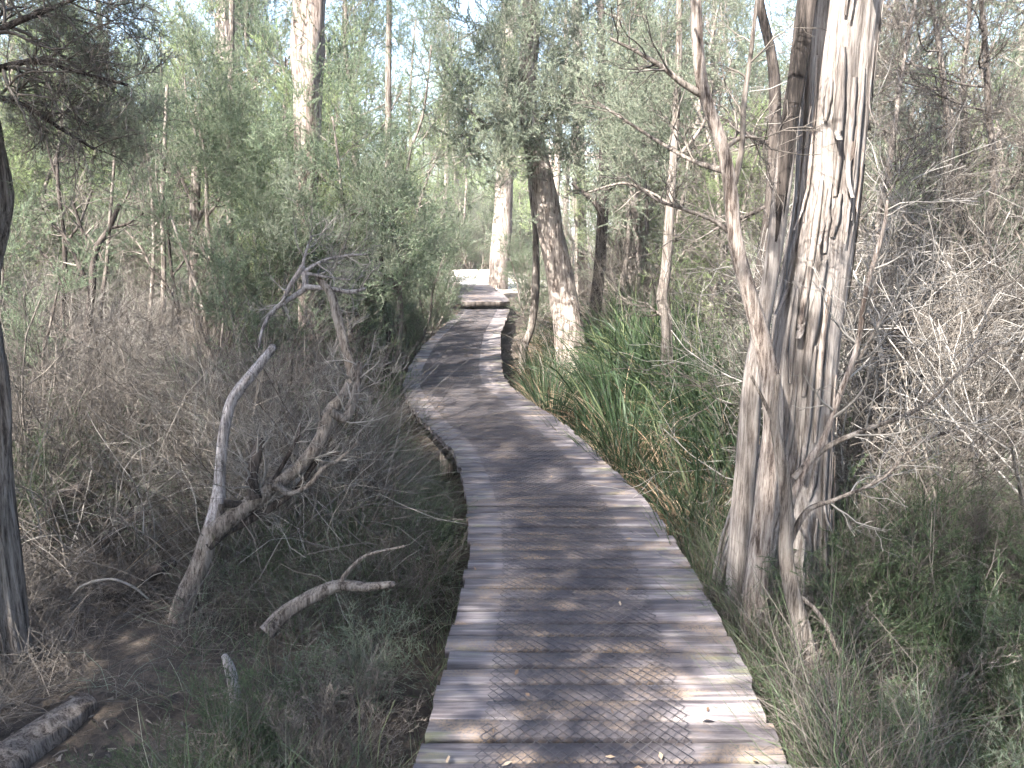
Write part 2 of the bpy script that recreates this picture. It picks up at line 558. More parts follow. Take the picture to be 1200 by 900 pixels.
# ------------------------------------------------------------------ the boardwalk's plan
left_px = [(483, 898), (504, 842), (518, 785), (533, 725), (547, 665), (550, 620), (545, 570), (530, 525), (492, 490), (475, 465), (472, 450), (480, 428), (495, 405), (525, 377), (542, 362)]
right_px = [(921, 898), (900, 837), (867, 767), (833, 704), (796, 642), (765, 595), (720, 550), (665, 500), (625, 472), (597, 452), (589, 438), (587, 425), (586, 392), (597, 362)]
LW = np.array([on_plane(x, y, 0) for x, y in left_px])
RW = np.array([on_plane(x, y, 0) for x, y in right_px])
DECK_END = min(LW[-1][1], RW[-1][1])
yy = np.arange(-3, 30, 0.05)


def edge(W):
    s0 = (W[2][0] - W[0][0]) / (W[2][1] - W[0][1])
    y = np.concatenate([[-3], W[:, 1]])
    x = np.concatenate([[W[0][0] + s0 * .7 * (-3 - W[0][1])], W[:, 0]])
    e = np.interp(yy, y, x)
    k = np.exp(-np.linspace(-2, 2, 13) ** 2)
    k /= k.sum()
    ep = np.pad(e, 6, mode='edge')
    return np.convolve(ep, k, 'valid')


EL, ER = edge(LW), edge(RW)


def edges(y):
    return np.interp(y, yy, EL), np.interp(y, yy, ER)


def off_deck(x, y):
    """distance outside the deck edge (negative on it)"""
    l, r = edges(y)
    return np.maximum(l - x, x - r)


def gz(x, y):
    x, y = np.asarray(x, float), np.asarray(y, float)
    z = -0.46 + 0.30 * np.clip((y - 11) / 9, 0, 1)
    o = off_deck(x, y)
    z = z + 0.16 * (vnoise(x * .55 + 40, y * .55 + 40, 3) - .5) + 0.05 * (vnoise(x * 2.3 + 40, y * 2.3 + 40, 4) - .5)
    z = z + np.clip((o - 1.5) / 6, 0, 1) * 0.22
    near = np.clip(1 - np.abs(o + .3) / 1.6, 0, 1) * (y < 19)
    z = z - near * 0.05
    return np.where((y > 19) & (o < 3), np.minimum(z, -0.08), z)


# ------------------------------------------------------------------ ground
gx = np.concatenate([np.linspace(-900, -40, 24)[:-1], np.linspace(-40, -8, 40)[:-1], np.linspace(-8, 8, 120), np.linspace(8, 40, 40)[1:], np.linspace(40, 900, 24)[1:]])
gy = np.concatenate([np.linspace(-300, -6, 16)[:-1], np.linspace(-6, 22, 190), np.linspace(22, 60, 40)[1:], np.linspace(60, 1500, 24)[1:]])
X, Y = np.meshgrid(gx, gy)
Z = gz(X, Y)
Z = np.where((np.abs(X) > 40) | (Y > 60) | (Y < -6), -0.1, Z)
nx = len(gx)
jj, ii = np.meshgrid(np.arange(len(gy) - 1), np.arange(nx - 1), indexing='ij')
q = np.stack([jj * nx + ii, jj * nx + ii + 1, (jj + 1) * nx + ii + 1, (jj + 1) * nx + ii], axis=-1).reshape(-1, 4)
ground = link('ground', make_mesh('ground', np.stack([X, Y, Z], -1), [(q, 0)], [M['ground']], True))
tag(ground, kind='structure')

# sandy clearing beyond the boardwalk
ca = np.linspace(0, 2 * pi, 40, endpoint=False)
cr = 1 + 0.25 * (vnoise(np.cos(ca) * 2 + 5, np.sin(ca) * 2 + 5, 8) - .5)
ring = np.stack([-1.6 + 2.9 * cr * np.cos(ca), 30 + 7.5 * cr * np.sin(ca)], -1)
rings = [np.array([[-1.6, 30.0]])] + [np.array([-1.6, 30]) + (ring - np.array([-1.6, 30])) * f for f in (.4, .75, 1.0)]
cv = np.vstack(rings)
cz = 0.015 + 0.04 * vnoise(cv[:, 0] * .8 + 30, cv[:, 1] * .8, 2)
cz[-40:] = -0.20
fan = np.stack([np.zeros(40, int), 1 + np.arange(40), 1 + (np.arange(40) + 1) % 40], 1)
qs = [np.stack([1 + r * 40 + np.arange(40), 1 + r * 40 + 40 + np.arange(40), 1 + r * 40 + 40 + (np.arange(40) + 1) % 40, 1 + r * 40 + (np.arange(40) + 1) % 40], 1) for r in range(2)]
sandm = make_mesh('sandy_clearing', np.column_stack([cv, cz]), [(fan, 0), (np.vstack(qs), 0)], [M['sand']], True)
tag(link('sandy_clearing', sandm), kind='structure')

# ------------------------------------------------------------------ boardwalk
PITCHW, GAP, THICK = 0.120, 0.017, 0.042


def plank_mesh(x0f, x1f, x0b, x1b, y0, y1, g):
    """one board: rounded upper edges, slightly cupped and worn; local origin at its middle"""
    cx, cy = (x0f + x1f) / 2, (y0 + y1) / 2
    segs = 5
    b = 0.006
    prof = [(0, -THICK), (0, -b), (b, 0), (.5, 0.0), (1 - b, 0), (1, -b), (1, -THICK)]
    V, A = [], []
    warp = g.normal() * 0.004
    sag = g.normal() * 0.003
    for i in range(segs + 1):
        t = i / segs
        for (py_, pz) in prof:
            f = (py_ - b) / (1 - 2 * b) if py_ not in (0, 1, b, 1 - b) else (0 if py_ in (0, b) else 1)
            yl = y0 + (y1 - y0) * f + (b if py_ == b else -b if py_ == 1 - b else 0)
            xl = (x0f + (x0b - x0f) * f) * (1 - t) + (x1f + (x1b - x1f) * f) * t
            z = pz + warp * (t - .5) * 2 + sag * math.sin(t * pi) + (-0.0025 if py_ == .5 else 0)
            if pz > -0.02:
                z += g.normal() * 0.0012
                yl += g.normal() * 0.0015
            V.append((xl - cx, yl - cy, z))
            A.append(t)
    n = len(prof)
    Q = []
    for i in range(segs):
        for j in range(n):
            j2 = (j + 1) % n
            Q.append((i * n + j, i * n + j2, (i + 1) * n + j2, (i + 1) * n + j))
    caps = [tuple(range(n - 1, -1, -1)), tuple(segs * n + j for j in range(n))]
    me = make_mesh('plank', np.array(V), [(np.array(Q)[:, ::-1], 0), (np.array(caps), 0)], [M['plank']], False, {'across': A})
    return me, cx, cy


def stringer(x_off, side, y0, y1, z0, z1, w):
    ys = np.linspace(y0, y1, 70)
    l, r = edges(ys)
    x = (l + x_off) if side < 0 else (r - x_off)
    V = np.stack([np.stack([x - w / 2, ys, np.full_like(ys, z0)], -1), np.stack([x + w / 2, ys, np.full_like(ys, z0)], -1),
                  np.stack([x + w / 2, ys, np.full_like(ys, z1)], -1), np.stack([x - w / 2, ys, np.full_like(ys, z1)], -1)], 1)
    k = np.arange(69)[:, None] * 4
    j = np.arange(4)[None, :]
    Q = np.stack([k + j, k + (j + 1) % 4, k + 4 + (j + 1) % 4, k + 4 + j], -1).reshape(-1, 4)
    caps = np.array([[3, 2, 1, 0], [276, 277, 278, 279]])
    return make_mesh('stringer', V, [(Q, 0), (caps, 0)], [M['bark_dark']])


def box_mesh(name, sx, sy, sz, mat, bev=0.006):
    """square post or board with chamfered long edges; origin at the middle of its base"""
    p = [(-sx / 2 + bev, -sy / 2), (sx / 2 - bev, -sy / 2), (sx / 2, -sy / 2 + bev), (sx / 2, sy / 2 - bev), (sx / 2 - bev, sy / 2), (-sx / 2 + bev, sy / 2), (-sx / 2, sy / 2 - bev), (-sx / 2, -sy / 2 + bev)]
    V = [(x, y, 0) for x, y in p] + [(x, y, sz) for x, y in p]
    Q = np.array([(i, (i + 1) % 8, 8 + (i + 1) % 8, 8 + i) for i in range(8)])
    caps = np.array([tuple(range(7, -1, -1)), tuple(range(8, 16))])
    return make_mesh(name, V, [(Q, 0), (caps, 0)], [mat])


deck = link('boardwalk', None)
tag(deck, 'grey weathered plank boardwalk with wire netting winding through the bush', 'boardwalk')
g = np.random.default_rng(5)
y = -1.2
skew = 0.0
while y < DECK_END - 0.05:
    w = PITCHW * (1 + 0.03 * g.normal())
    y1 = y + w - GAP * (0.5 + 1.0 * g.random())
    l0, r0 = edges(y); l1, r1 = edges(y1)
    skew = 0.9 * skew + 0.0025 * g.normal()
    jl, jr = g.normal() * 0.006, g.normal() * 0.007
    if g.random() < 0.06: jr += 0.02
    me, cx, cy = plank_mesh(l0 + jl, r0 + jr, l1 + jl, r1 + jr, y, y1, g)
    link('plank', me, deck, (cx, cy, 0.002 * g.normal()), (0, 0, skew))
    y += w
for xo, sd in ((0.10, -1), (0.10, 1)):
    link('stringer', stringer(xo, sd, -1.1, DECK_END - .1, -THICK - 0.145, -THICK - 0.006, 0.05), deck)
post_me = box_mesh('post', 0.11, 0.11, 0.62, M['bark'])
for k in range(11):
    yp = 0.6 + k * 1.65
    l, r = edges(yp)
    for xx in (l + 0.21, r - 0.21):
        link('post', post_me, deck, (xx, yp, -0.70), (0, 0, 0.1 * g.normal()))
# wire netting: diamonds stapled flat over the middle of the boards
ys = np.arange(0.6, DECK_END - 0.3, 0.025)
l, r = edges(ys)
W = r - l
nw = 33
u = np.arange(nw) / (nw - 1)
x0, x1 = l + .17 * W, r - .25 * W
ph = (np.arange(len(ys))[None, :] + np.arange(nw)[:, None]) % 2
xs = x0[None, :] + (x1 - x0)[None, :] * u[:, None] + (ph - .5) * (x1 - x0)[None, :] / (nw - 1) * .92
zz = 0.0075 + 0.0035 * vnoise(xs * 9 + 20, np.broadcast_to(ys, xs.shape) * 9, 6) + 0.002 * ph
wp = np.stack([xs, np.broadcast_to(ys, xs.shape), zz], -1)
gnet = Geo()
gnet.add(*tube_geo(wp, np.full(xs.shape, 0.0017), 3))
net = link('wire_netting', gnet.mesh('wire_netting', [M['wire']]), deck)
net['kind'] = 'stuff'

# dead leaves lying on the boards
n = 70
ly = 2.0 + 12 * g.random(n) ** 1.6
ll_, lr_ = edges(ly)
lx = ll_ + (lr_ - ll_) * (.03 + .94 * g.random(n))
la = g.random(n) * 2 * pi
ld = np.stack([np.cos(la), np.sin(la), np.zeros(n)], 1)
llen = (.008 + .018 * g.random(n))[:, None]
lc = np.stack([lx, ly, np.full(n, .012)], 1)
ls = np.stack([-ld[:, 1], ld[:, 0], .25 * g.normal(size=n)], 1) * llen * .32
lv = np.stack([lc - ld * llen, lc + ls + np.array([0, 0, .006]), lc + ld * llen + np.array([0, 0, .004]), lc - ls], 1)
lm_ = make_mesh('fallen_leaves', lv.reshape(-1, 3), [(np.arange(4 * n).reshape(n, 4), 0)], [M['sedge_dead']])
tag(link('fallen_leaves', lm_), kind='stuff')

# raised second flight of boards past the step
deck2 = link('boardwalk', None)
tag(deck2, 'raised far section of plank boardwalk beyond the step, turning towards the bright clearing', 'boardwalk')
ZS = 0.13
fl, fr = on_plane(541, 353, ZS), on_plane(597, 353, ZS)
bl, br = on_plane(512, 334, ZS), on_plane(574, 334, ZS)
y = fl[1]
while y < bl[1]:
    y1 = y + PITCHW - GAP
    def e2(yv):
        t = (yv - fl[1]) / (bl[1] - fl[1])
        return fl[0] + (bl[0] - fl[0]) * t ** 1.3, fr[0] + (br[0] - fr[0]) * t ** 1.3
    a0, b0 = e2(y); a1, b1 = e2(y1)
    me, cx, cy = plank_mesh(a0, b0, a1, b1, y, y1, g)
    link('plank', me, deck2, (cx, cy, ZS + 0.002 * g.normal()))
    y += PITCHW
fa = box_mesh('fascia_board', fr[0] - fl[0] + .02, 0.035, 0.11, M['bark_dark'])
link('fascia_board', fa, deck2, ((fl[0] + fr[0]) / 2, fl[1] - .022, ZS - THICK - .004 - .075))
for xx in (fl[0] + .2, fr[0] - .2):
    link('post', post_me, deck2, (xx, fl[1] + .12, ZS - THICK - .625))
    link('post', post_me, deck2, (xx - .55, bl[1] - .4, ZS - THICK - .625))

# ------------------------------------------------------------------ plant builders
def axis_line(H, lean, wig, K, g, z0=0.0):
    P = [np.array([0, 0, z0])]
    d = unit(np.array([lean * g.normal(), lean * g.normal(), 1.0]))
    for k in range(1, K):
        d = unit(d + wig * g.normal(size=3) * np.array([1, 1, .3]) + np.array([0, 0, .12]))
        P.append(P[-1] + d * H / (K - 1))
    return np.array(P)


def tea_tree(seed, H, r0, crown_from, L1, n1, n2, n3, m, leaf, lw, mats, up=0.10, droop=0.1, bare=0.0, stems=1, wig=.1, kinds=None):
    """trunk mesh (stems and limbs) and crown mesh (twigs and leaves)"""
    g = np.random.default_rng(seed)
    trunk, crown = Geo(), Geo()
    for s in range(stems):
        P = axis_line(H * (1 if s == 0 else .6 + .35 * g.random()), .08 if stems == 1 else .45, wig, 12, g, -0.25)
        if stems > 1: P[:, :2] += g.normal(size=2) * 0.05
        R = r0 * (1 if stems == 1 else .6 + .5 * g.random()) * np.linspace(1, .22, 12) ** .9
        v, q, t = bark_geo(P, R, 9, 34, .10, .12, seed=seed + s)
        trunk.add(v, np.vstack([q]), 0); trunk.p.append((t + trunk.n - len(v), 0))
        P1, R1 = grow(P[None], R[None], n1, crown_from, .98, 1.05, L1, 7, up, .16, .45, .22, .55, g)
        trunk.add(*tube_geo(P1, R1, 5), 0)
        P2, R2 = grow(P1, R1, n2, .25, 1.0, .75, L1 * .48, 5, up, .2, .6, .3, .4, g)
        P3, R3 = grow(P2, R2, n3, .15, 1.0, .7, L1 * .26, 4, up * .5, .2, .6, .4, .3, g)
        trunk.add(*tube_geo(P2, np.maximum(R2, .0022), 3), 0)
        crown.add(*tube_geo(P3, np.maximum(R3, .0013), 3), 0)
        if m:
            keep = g.random(len(P3)) > bare
            crown.add(*leaf_geo(P3[keep], m, leaf, lw, .8, droop, .05, g), 1)
    return trunk.mesh('trunk', [mats[0]], True), crown.mesh('crown', [mats[1], mats[2]])


def bare_shrub(seed, H, L1, n0, n1, n2, n3, r0, mat, up=.12, wig=.22):
    """leafless shrub: stems then ever finer twigs"""
    g = np.random.default_rng(seed)
    stems, twigs = Geo(), Geo()
    a = g.random(n0) * 2 * pi
    base = np.stack([np.cos(a) * .08, np.sin(a) * .08, np.full(n0, -.15)], 1)
    lean = .35 + .55 * g.random(n0)
    d = unit(np.stack([np.cos(a) * lean, np.sin(a) * lean, np.ones(n0)], 1))
    pts = [base]
    Ls = H * (.65 + .5 * g.random(n0))
    for k in range(1, 8):
        d = unit(d + wig * .6 * g.normal(size=d.shape) + np.array([0, 0, .03]))
        pts.append(pts[-1] + d * (Ls / 7)[:, None])
    P0 = np.stack(pts, 1)
    R0 = r0 * (.6 + .6 * g.random(n0))[:, None] * np.linspace(1, .25, 8)[None]
    P1, R1 = grow(P0, R0, n1, .2, 1, .85, L1, 6, up, wig, .55, .3, .3, g)
    P2, R2 = grow(P1, R1, n2, .15, 1, .8, L1 * .5, 5, up * .6, wig, .6, .35, .3, g)
    P3, R3 = grow(P2, R2, n3, .15, 1, .8, L1 * .26, 4, 0.02, wig, .7, .4, .2, g)
    stems.add(*tube_geo(P0, R0, 5))
    stems.add(*tube_geo(P1, np.maximum(R1, .0022), 4))
    twigs.add(*tube_geo(P2, np.maximum(R2, .0016), 3))
    twigs.add(*tube_geo(P3, np.maximum(R3, .0011), 3))
    return stems.mesh('stem', [mat], True), twigs.mesh('twigs', [mat])


def sedge(seed, n, L, dead):
    g = np.random.default_rng(seed)
    green, dry = Geo(), Geo()
    for geo, cnt, spread, ll, w in ((green, n, .5, L, .014), (dry, dead, 1.1, L * .8, .010)):
        a = g.random(cnt) * 2 * pi
        base = np.stack([np.cos(a), np.sin(a), np.zeros(cnt)], 1) * (.12 * g.random((cnt, 1)) ** .6) - np.array([0, 0, .05])
        d = unit(np.stack([np.cos(a), np.sin(a), np.zeros(cnt)], 1) * (spread * (.25 + g.random((cnt, 1)))) + np.array([0, 0, 1.0]) + .12 * g.normal(size=(cnt, 3)))
        Ls = ll * (.55 + .6 * g.random(cnt))
        pts = [base]
        sag = .10 + .22 * g.random((cnt, 1)) + (0.12 if geo is dry else 0)
        K = 7
        for k in range(1, K):
            d = unit(d + np.array([0, 0, -1]) * sag * (k / K) * 1.6 + .03 * g.normal(size=d.shape))
            pts.append(pts[-1] + d * (Ls / (K - 1))[:, None])
        P = np.stack(pts, 1)
        side = unit(np.cross(P[:, 2] - P[:, 0], np.array([0, 0, 1.0])) + .3 * g.normal(size=(cnt, 3)))
        Wd = (w * (.7 + .6 * g.random(cnt)))[:, None] * np.array([.8, 1, 1, .9, .75, .5, .12])[None]
        geo.add(*ribbon_geo(P, Wd, side))
    return green.mesh('blades', [M['sedge_green']]), dry.mesh('dead_skirt', [M['sedge_dead']])


def wispy_bush(seed, H, mat_leaf, mat_twig, n=30, n2=8, n3=6, m=18, leaf=.017, lw=.0028):
    """low feathery bush of thin upright sprays"""
    g = np.random.default_rng(seed)
    tw, lf = Geo(), Geo()
    a = g.random(n) * 2 * pi
    base = np.stack([np.cos(a) * .12 * g.random(n), np.sin(a) * .12 * g.random(n), np.full(n, -.08)], 1)
    d = unit(np.stack([np.cos(a), np.sin(a), np.zeros(n)], 1) * (.15 + .9 * g.random((n, 1))) + np.array([0, 0, 1.0]))
    Ls = H * (.5 + .65 * g.random(n))
    pts = [base]
    for k in range(1, 6):
        d = unit(d + .12 * g.normal(size=d.shape))
        pts.append(pts[-1] + d * (Ls / 5)[:, None])
    P0 = np.stack(pts, 1)
    R0 = .004 * np.ones(n)[:, None] * np.linspace(1, .3, 6)[None]
    P1, R1 = grow(P0, R0, n2, .15, 1, .7, H * .36, 4, .05, .15, .6, .4, .4, g)
    P2, R2 = grow(P1, R1, n3, .1, 1, .7, H * .16, 3, .02, .15, .7, .5, .3, g)
    tw.add(*tube_geo(P0, R0, 4)); tw.add(*tube_geo(P1, np.maximum(R1, .0012), 3))
    lf.add(*tube_geo(P2, np.maximum(R2, .0009), 3), 0)
    lf.add(*leaf_geo(P2, m, leaf, lw, .7, 0, .05, g), 0)
    return tw.mesh('stem', [mat_twig]), lf.mesh('foliage', [mat_leaf])


# shared shapes
SH = {}
SH['tea'] = [tea_tree(100 + i, h, r, cf, 1.25, 20, 8, 7, [60, 60, 66, 60, 24][i], .031, .0048, (M['bark'], M['twig'], [M['leaf_green'], M['leaf_grey'], M['leaf_sun_tint'], M['leaf_green'], M['leaf_brown']][i]), up=.13)
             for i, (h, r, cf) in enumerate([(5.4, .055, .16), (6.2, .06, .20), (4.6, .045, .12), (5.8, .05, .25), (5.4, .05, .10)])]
SH['tall'] = [tea_tree(140 + i, 9.5, .13, .42, 2.3, 19, 8, 7, 42, .056, .0112, (M['bark_pale'] if i else M['bark'], M['twig'], M['leaf_grey'] if i else M['leaf_green']), up=.10, wig=.07)
              for i in range(2)]
SH['bush'] = [tea_tree(160 + i, 2.3, .026, .18, .75, 9, 7, 6, 50, .023, .0042, (M['bark'], M['twig'], M['leaf_green'] if i < 2 else M['leaf_grey']), up=.16, stems=4)
              for i in range(3)]
SH['brown'] = [tea_tree(180 + i, 1.9, .020, .12, .75, 9, 7, 6, 12, .020, .0032, (M['twig'], M['twig'], M['leaf_brown']), up=.10, stems=4)
               for i in range(2)]
SH['bare'] = [bare_shrub(200 + i, 1.9, .95, 5 if i == 0 else 7, 7, 5 if i == 0 else 7, 4 if i == 0 else 6, .015, M['twig_pale'] if i == 0 else M['twig_grey'] if i == 1 else M['twig']) for i in range(3)]
SH['sedge'] = [sedge(220 + i, [190, 150, 60][i], 1.15, [50, 110, 210][i]) for i in range(3)]
SH['wispy'] = [wispy_bush(240 + i, .75, [M['fern_green'], M['leaf_brown'], M['leaf_grey']][i], M['twig']) for i in range(3)]
PARTS = {'tea': ('trunk', 'crown'), 'tall': ('trunk', 'crown'), 'bush': ('trunk', 'crown'), 'brown': ('trunk', 'crown'),
         'bare': ('stem', 'twigs'), 'sedge': ('blades', 'dead_skirt'), 'wispy': ('stem', 'foliage')}
NAMES = {'tea': ('tea_tree', 'tree'), 'tall': ('canopy_tree', 'tree'), 'bush': ('tea_tree_shrub', 'shrub'), 'brown': ('withered_shrub', 'shrub'),
         'bare': ('bare_shrub', 'shrub'), 'sedge': ('sedge_clump', 'sedge'), 'wispy': ('wispy_bush', 'bush')}


def plant(kind, i, x, y, scale, label, group=None, z=None, rz=None, tilt=(0, 0)):
    nm, cat = NAMES[kind]
    z = float(gz(x, y)) if z is None else z
    o = thing(nm, label, cat, (x, y, z), (tilt[0], tilt[1], rng.random() * 2 * pi if rz is None else rz), scale, group)
    for pn, me in zip(PARTS[kind], SH[kind][i % len(SH[kind])]):
        link(pn, me, o)
    return o


def crown_on(parent, i, p, scale, rz, kind='tea'):
    """a leafy crown for a hand-built tree"""
    return link('crown', SH[kind][i][1], parent, p, (0, 0, rz), scale)


def limb_mesh(name, curves, mat, sides=14, rows=40, **kw):
    """several limbs of one part"""
    geo = Geo()
    for n, (P, R) in enumerate(curves):
        v, q, t = bark_geo(P, R, sides, rows, seed=kw.get('seed', 0) + n, **{k: a for k, a in kw.items() if k != 'seed'})
        geo.add(v, q, 0); geo.p.append((t + geo.n - len(v), 0))
    return geo.mesh(name, [mat], True)


def twigs_on(curves, n1, L1, n2, mat, name='twigs', seed=1, n3=0, up=.05, ang=.9, rmin=.0014, t0=.15, wig=.2, rr=.5):
    g = np.random.default_rng(seed)
    geo = Geo()
    for P, R in curves:
        C = smooth_curve(np.column_stack([P, R]), 12)
        P1, R1 = grow(C[None, :, :3], C[None, :, 3], n1, t0, 1, ang, L1, 6, up, wig, rr, .3, .3, g)
        P2, R2 = grow(P1, R1, n2, .2, 1, .8, L1 * .5, 5, up, wig, .6, .35, .3, g)
        geo.add(*tube_geo(P1, np.maximum(R1, rmin * 1.5), 4)); geo.add(*tube_geo(P2, np.maximum(R2, rmin), 3))
        if n3:
            P3, R3 = grow(P2, R2, n3, .2, 1, .8, L1 * .25, 4, 0, wig, .6, .4, .3, g)
            geo.add(*tube_geo(P3, np.maximum(R3, rmin * .8), 3))
    return geo.mesh(name, [mat])


# ------------------------------------------------------------------ the big shaggy tree beside the deck
DA = 3.95
rowsA = [(900, 860, 176), (902, 800, 156), (904, 740, 138), (906, 700, 126), (910, 650, 118), (917, 600, 106), (929, 550, 88), (937, 500, 76), (945, 400, 76), (958, 311, 74), (970, 222, 70), (980, 89, 74), (986, 0, 80), (992, -80, 82), (1004, -250, 78), (1022, -480, 70), (1030, -800, 52, .2), (1045, -1100, 34, .4)]
PA, RA = px_curve(rowsA, DA)
big = thing('shaggy_bark_tree', 'big shaggy grey-barked tree with flared base growing hard against the boardwalk edge', 'tree', (PA[1][0], PA[1][1], gz(PA[1][0], PA[1][1])))
off = np.array(big.location)
link('trunk', limb_mesh('trunk', [(PA - off, RA)], M['bark_shaggy'], 96, 220, ridge=.034, lump=.05, flute=.34, seed=3, freq=18, twist=.12), big)
rowsA2 = [(866, 850, 26), (864, 780, 28), (864, 690, 28), (868, 620, 27), (873, 560, 25), (878, 500, 24), (882, 440, 21), (890, 395, 19), (905, 311, 19), (916, 222, 20), (924, 150, 18), (934, 89, 17), (945, 10, 18), (956, -60, 17), (962, -200, 16), (930, -420, 13), (900, -700, 8)]
PA2, RA2 = px_curve(rowsA2, 3.74)
link('trunk', limb_mesh('trunk', [(PA2 - off, RA2)], M['bark_shaggy'], 26, 130, ridge=.10, lump=.12, seed=21, freq=9), big)
rowsA5 = [(r[0], r[1], r[2] * f) for r, f in zip(rowsA2[7:], (.5, .72, .97, 1.07, 1.1, 1.1, 1.1, 1.1, 1.1, 1.1))]
PA5, RA5 = px_curve(rowsA5, 3.735)
db = link('limb', limb_mesh('limb', [(PA5 - off, RA5)], M['bark_dark'], 16, 60, ridge=.10, lump=.12, seed=31), big)  # dark bark sleeve over the upper part of the second stem
db['label'] = 'sinuous dark limb running up against the trunk'
# loose bark strips hanging on the trunk
g = np.random.default_rng(44)
CA = smooth_curve(np.column_stack([PA, RA]), 400)
sA = np.concatenate([[0], np.cumsum(np.linalg.norm(np.diff(CA[:, :3], axis=0), axis=1))])
for k in range(150):
    s0 = .1 + 3.6 * g.random() ** 1.25
    Ls = .18 + .6 * g.random() ** 1.5
    ang = pi * (1.0 + 1.1 * (g.random() - .5) * 1.7)
    n = 9
    ss = np.linspace(s0, s0 + Ls, n)
    c = np.stack([np.interp(ss, sA, CA[:, i]) for i in range(4)], 1)
    th = ang + .3 * (g.random() - .5) * np.linspace(0, 1, n) + .008 * g.normal(size=n)
    lift = .004 + .006 * g.random() + (.03 + .05 * g.random()) * np.clip(1 - np.linspace(0, 1, n) * 3.5, 0, 1) ** 2 * (g.random() < .45)
    dirv = np.stack([np.sin(th) * -1, np.cos(th), np.zeros(n)], 1)
    low = np.clip(1 - ss / 1.2, 0, 1)
    P = c[:, :3] + dirv * (c[:, 3] * (1.02 + .10 * low) + lift)[:, None]
    tan = np.stack([np.cos(th), np.sin(th), np.zeros(n)], 1)
    wv = (.006 + .020 * g.random()) * (0.35 + .65 * np.sin(np.linspace(.25, 2.9, n))) * (.8 + .4 * g.random(n))
    V = np.stack([P - tan * wv[:, None], P + dirv * .002, P + tan * wv[:, None], P - dirv * .003], 1) - off
    kk = np.arange(n - 1)[:, None] * 4
    j = np.arange(4)[None, :]
    Q = np.stack([kk + j, kk + (j + 1) % 4, kk + 4 + (j + 1) % 4, kk + 4 + j], -1).reshape(-1, 4)
    link('bark_strip', make_mesh('bark_strip', V, [(Q, 0)], [M['bark_shaggy'] if g.random() < .75 else M['bark_pale']], True), big)
link('crown', SH['tall'][0][1], big, tuple(at(1020, -420, 4.0) - off - np.array([0, 0, 4.4])), (0, 0, 1.1), .9)

# slender pale sapling with dark forked top, in front of the big tree
rows = [(880, 850, 36), (880, 790, 34), (885, 690, 30), (893, 620, 26), (899, 560, 24), (906, 500, 23), (901, 440, 22), (890, 390, 20), (876, 340, 18), (861, 280, 17), (855, 220, 16), (845, 170, 15), (825, 110, 14), (818, 60, 13), (815, 0, 12), (812, -60, 11), (820, -220, 9), (835, -420, 6)]
PS, RS = px_curve(rows, 3.55)
sap = thing('slender_sapling', 'slender crooked pale sapling leaning against the big shaggy tree', 'tree', tuple(PS[1]))
off = PS[1]
link('trunk', limb_mesh('trunk', [(PS - off, RS)], M['bark_pale'], 14, 110, ridge=.07, lump=.16, seed=51), sap)
brs = [px_curve(r, 3.55) for r in (
    [(824, 112, 9), (800, 98, 7), (775, 78, 6), (745, 60, 4), (715, 45, 3)],
    [(849, 200, 9), (815, 190, 5, .1), (770, 165, 4, .2), (700, 120, 3, .3)],
    [(855, 232, 9), (868, 180, 7), (872, 120, 6), (880, 60, 5), (888, -10, 4)],
    [(858, 275, 6), (835, 258, 5), (800, 245, 4), (765, 232, 3), (735, 205, 2)],
    [(846, 175, 7), (872, 160, 4), (895, 165, 3)])]
for P, R in brs:
    link('branch', limb_mesh('branch', [(P - off, R)], M['bark'], 8, 30, ridge=.06, lump=.1, seed=61), sap)
link('twigs', twigs_on([(P - off, R) for P, R in brs], 7, .28, 4, M['twig'], seed=5, n3=3), sap)

# crooked stem with bare boughs reaching over the fern, in front of the big tree
rows = [(958, 960, 24), (955, 900, 22), (953, 830, 20), (946, 765, 20), (930, 700, 18), (921, 650, 16), (922, 600, 15), (916, 545, 13), (908, 490, 10), (912, 440, 6)]
PC, RC = px_curve(rows, 3.15)
cr = thing('crooked_bush_stem', 'thin crooked bush stem with bare boughs crossing the shaggy trunk', 'shrub', tuple(PC[1]))
off = PC[1]
link('stem', limb_mesh('stem', [(PC - off, RC)], M['bark'], 12, 80, ridge=.07, lump=.14, seed=71), cr)
brs = [px_curve(r, 3.15) for r in (
    [(921, 600, 10), (945, 545, 9), (965, 515, 8), (985, 460, 7), (1005, 405, 7), (1015, 340, 6), (1035, 270, 5), (1040, 235, 3)],
    [(930, 560, 8), (965, 527, 7), (1010, 505, 6), (1075, 480, 5), (1120, 440, 4), (1170, 400, 3)],
    [(921, 645, 9), (945, 600, 7), (980, 585, 5), (1035, 560, 4), (1075, 520, 4), (1130, 500, 3)],
    [(990, 445, 5), (1005, 425, 4), (1030, 380, 4), (1055, 345, 3)],
    [(925, 690, 6), (960, 720, 5), (985, 770, 5), (1010, 830, 6), (1035, 880, 6)],
    [(910, 500, 6), (895, 470, 4), (880, 440, 3)])]
for n, (P, R) in enumerate(brs):
    link('branch', limb_mesh('branch', [(P - off, R)], M['bark_pale'] if n in (0, 4) else M['bark'], 8, 34, ridge=.06, lump=.1, seed=81 + n), cr)
link('twigs', twigs_on([(P - off, R) for P, R in brs[:4]], 12, .32, 4, M['twig_grey'], seed=9, n3=3, t0=.3), cr)

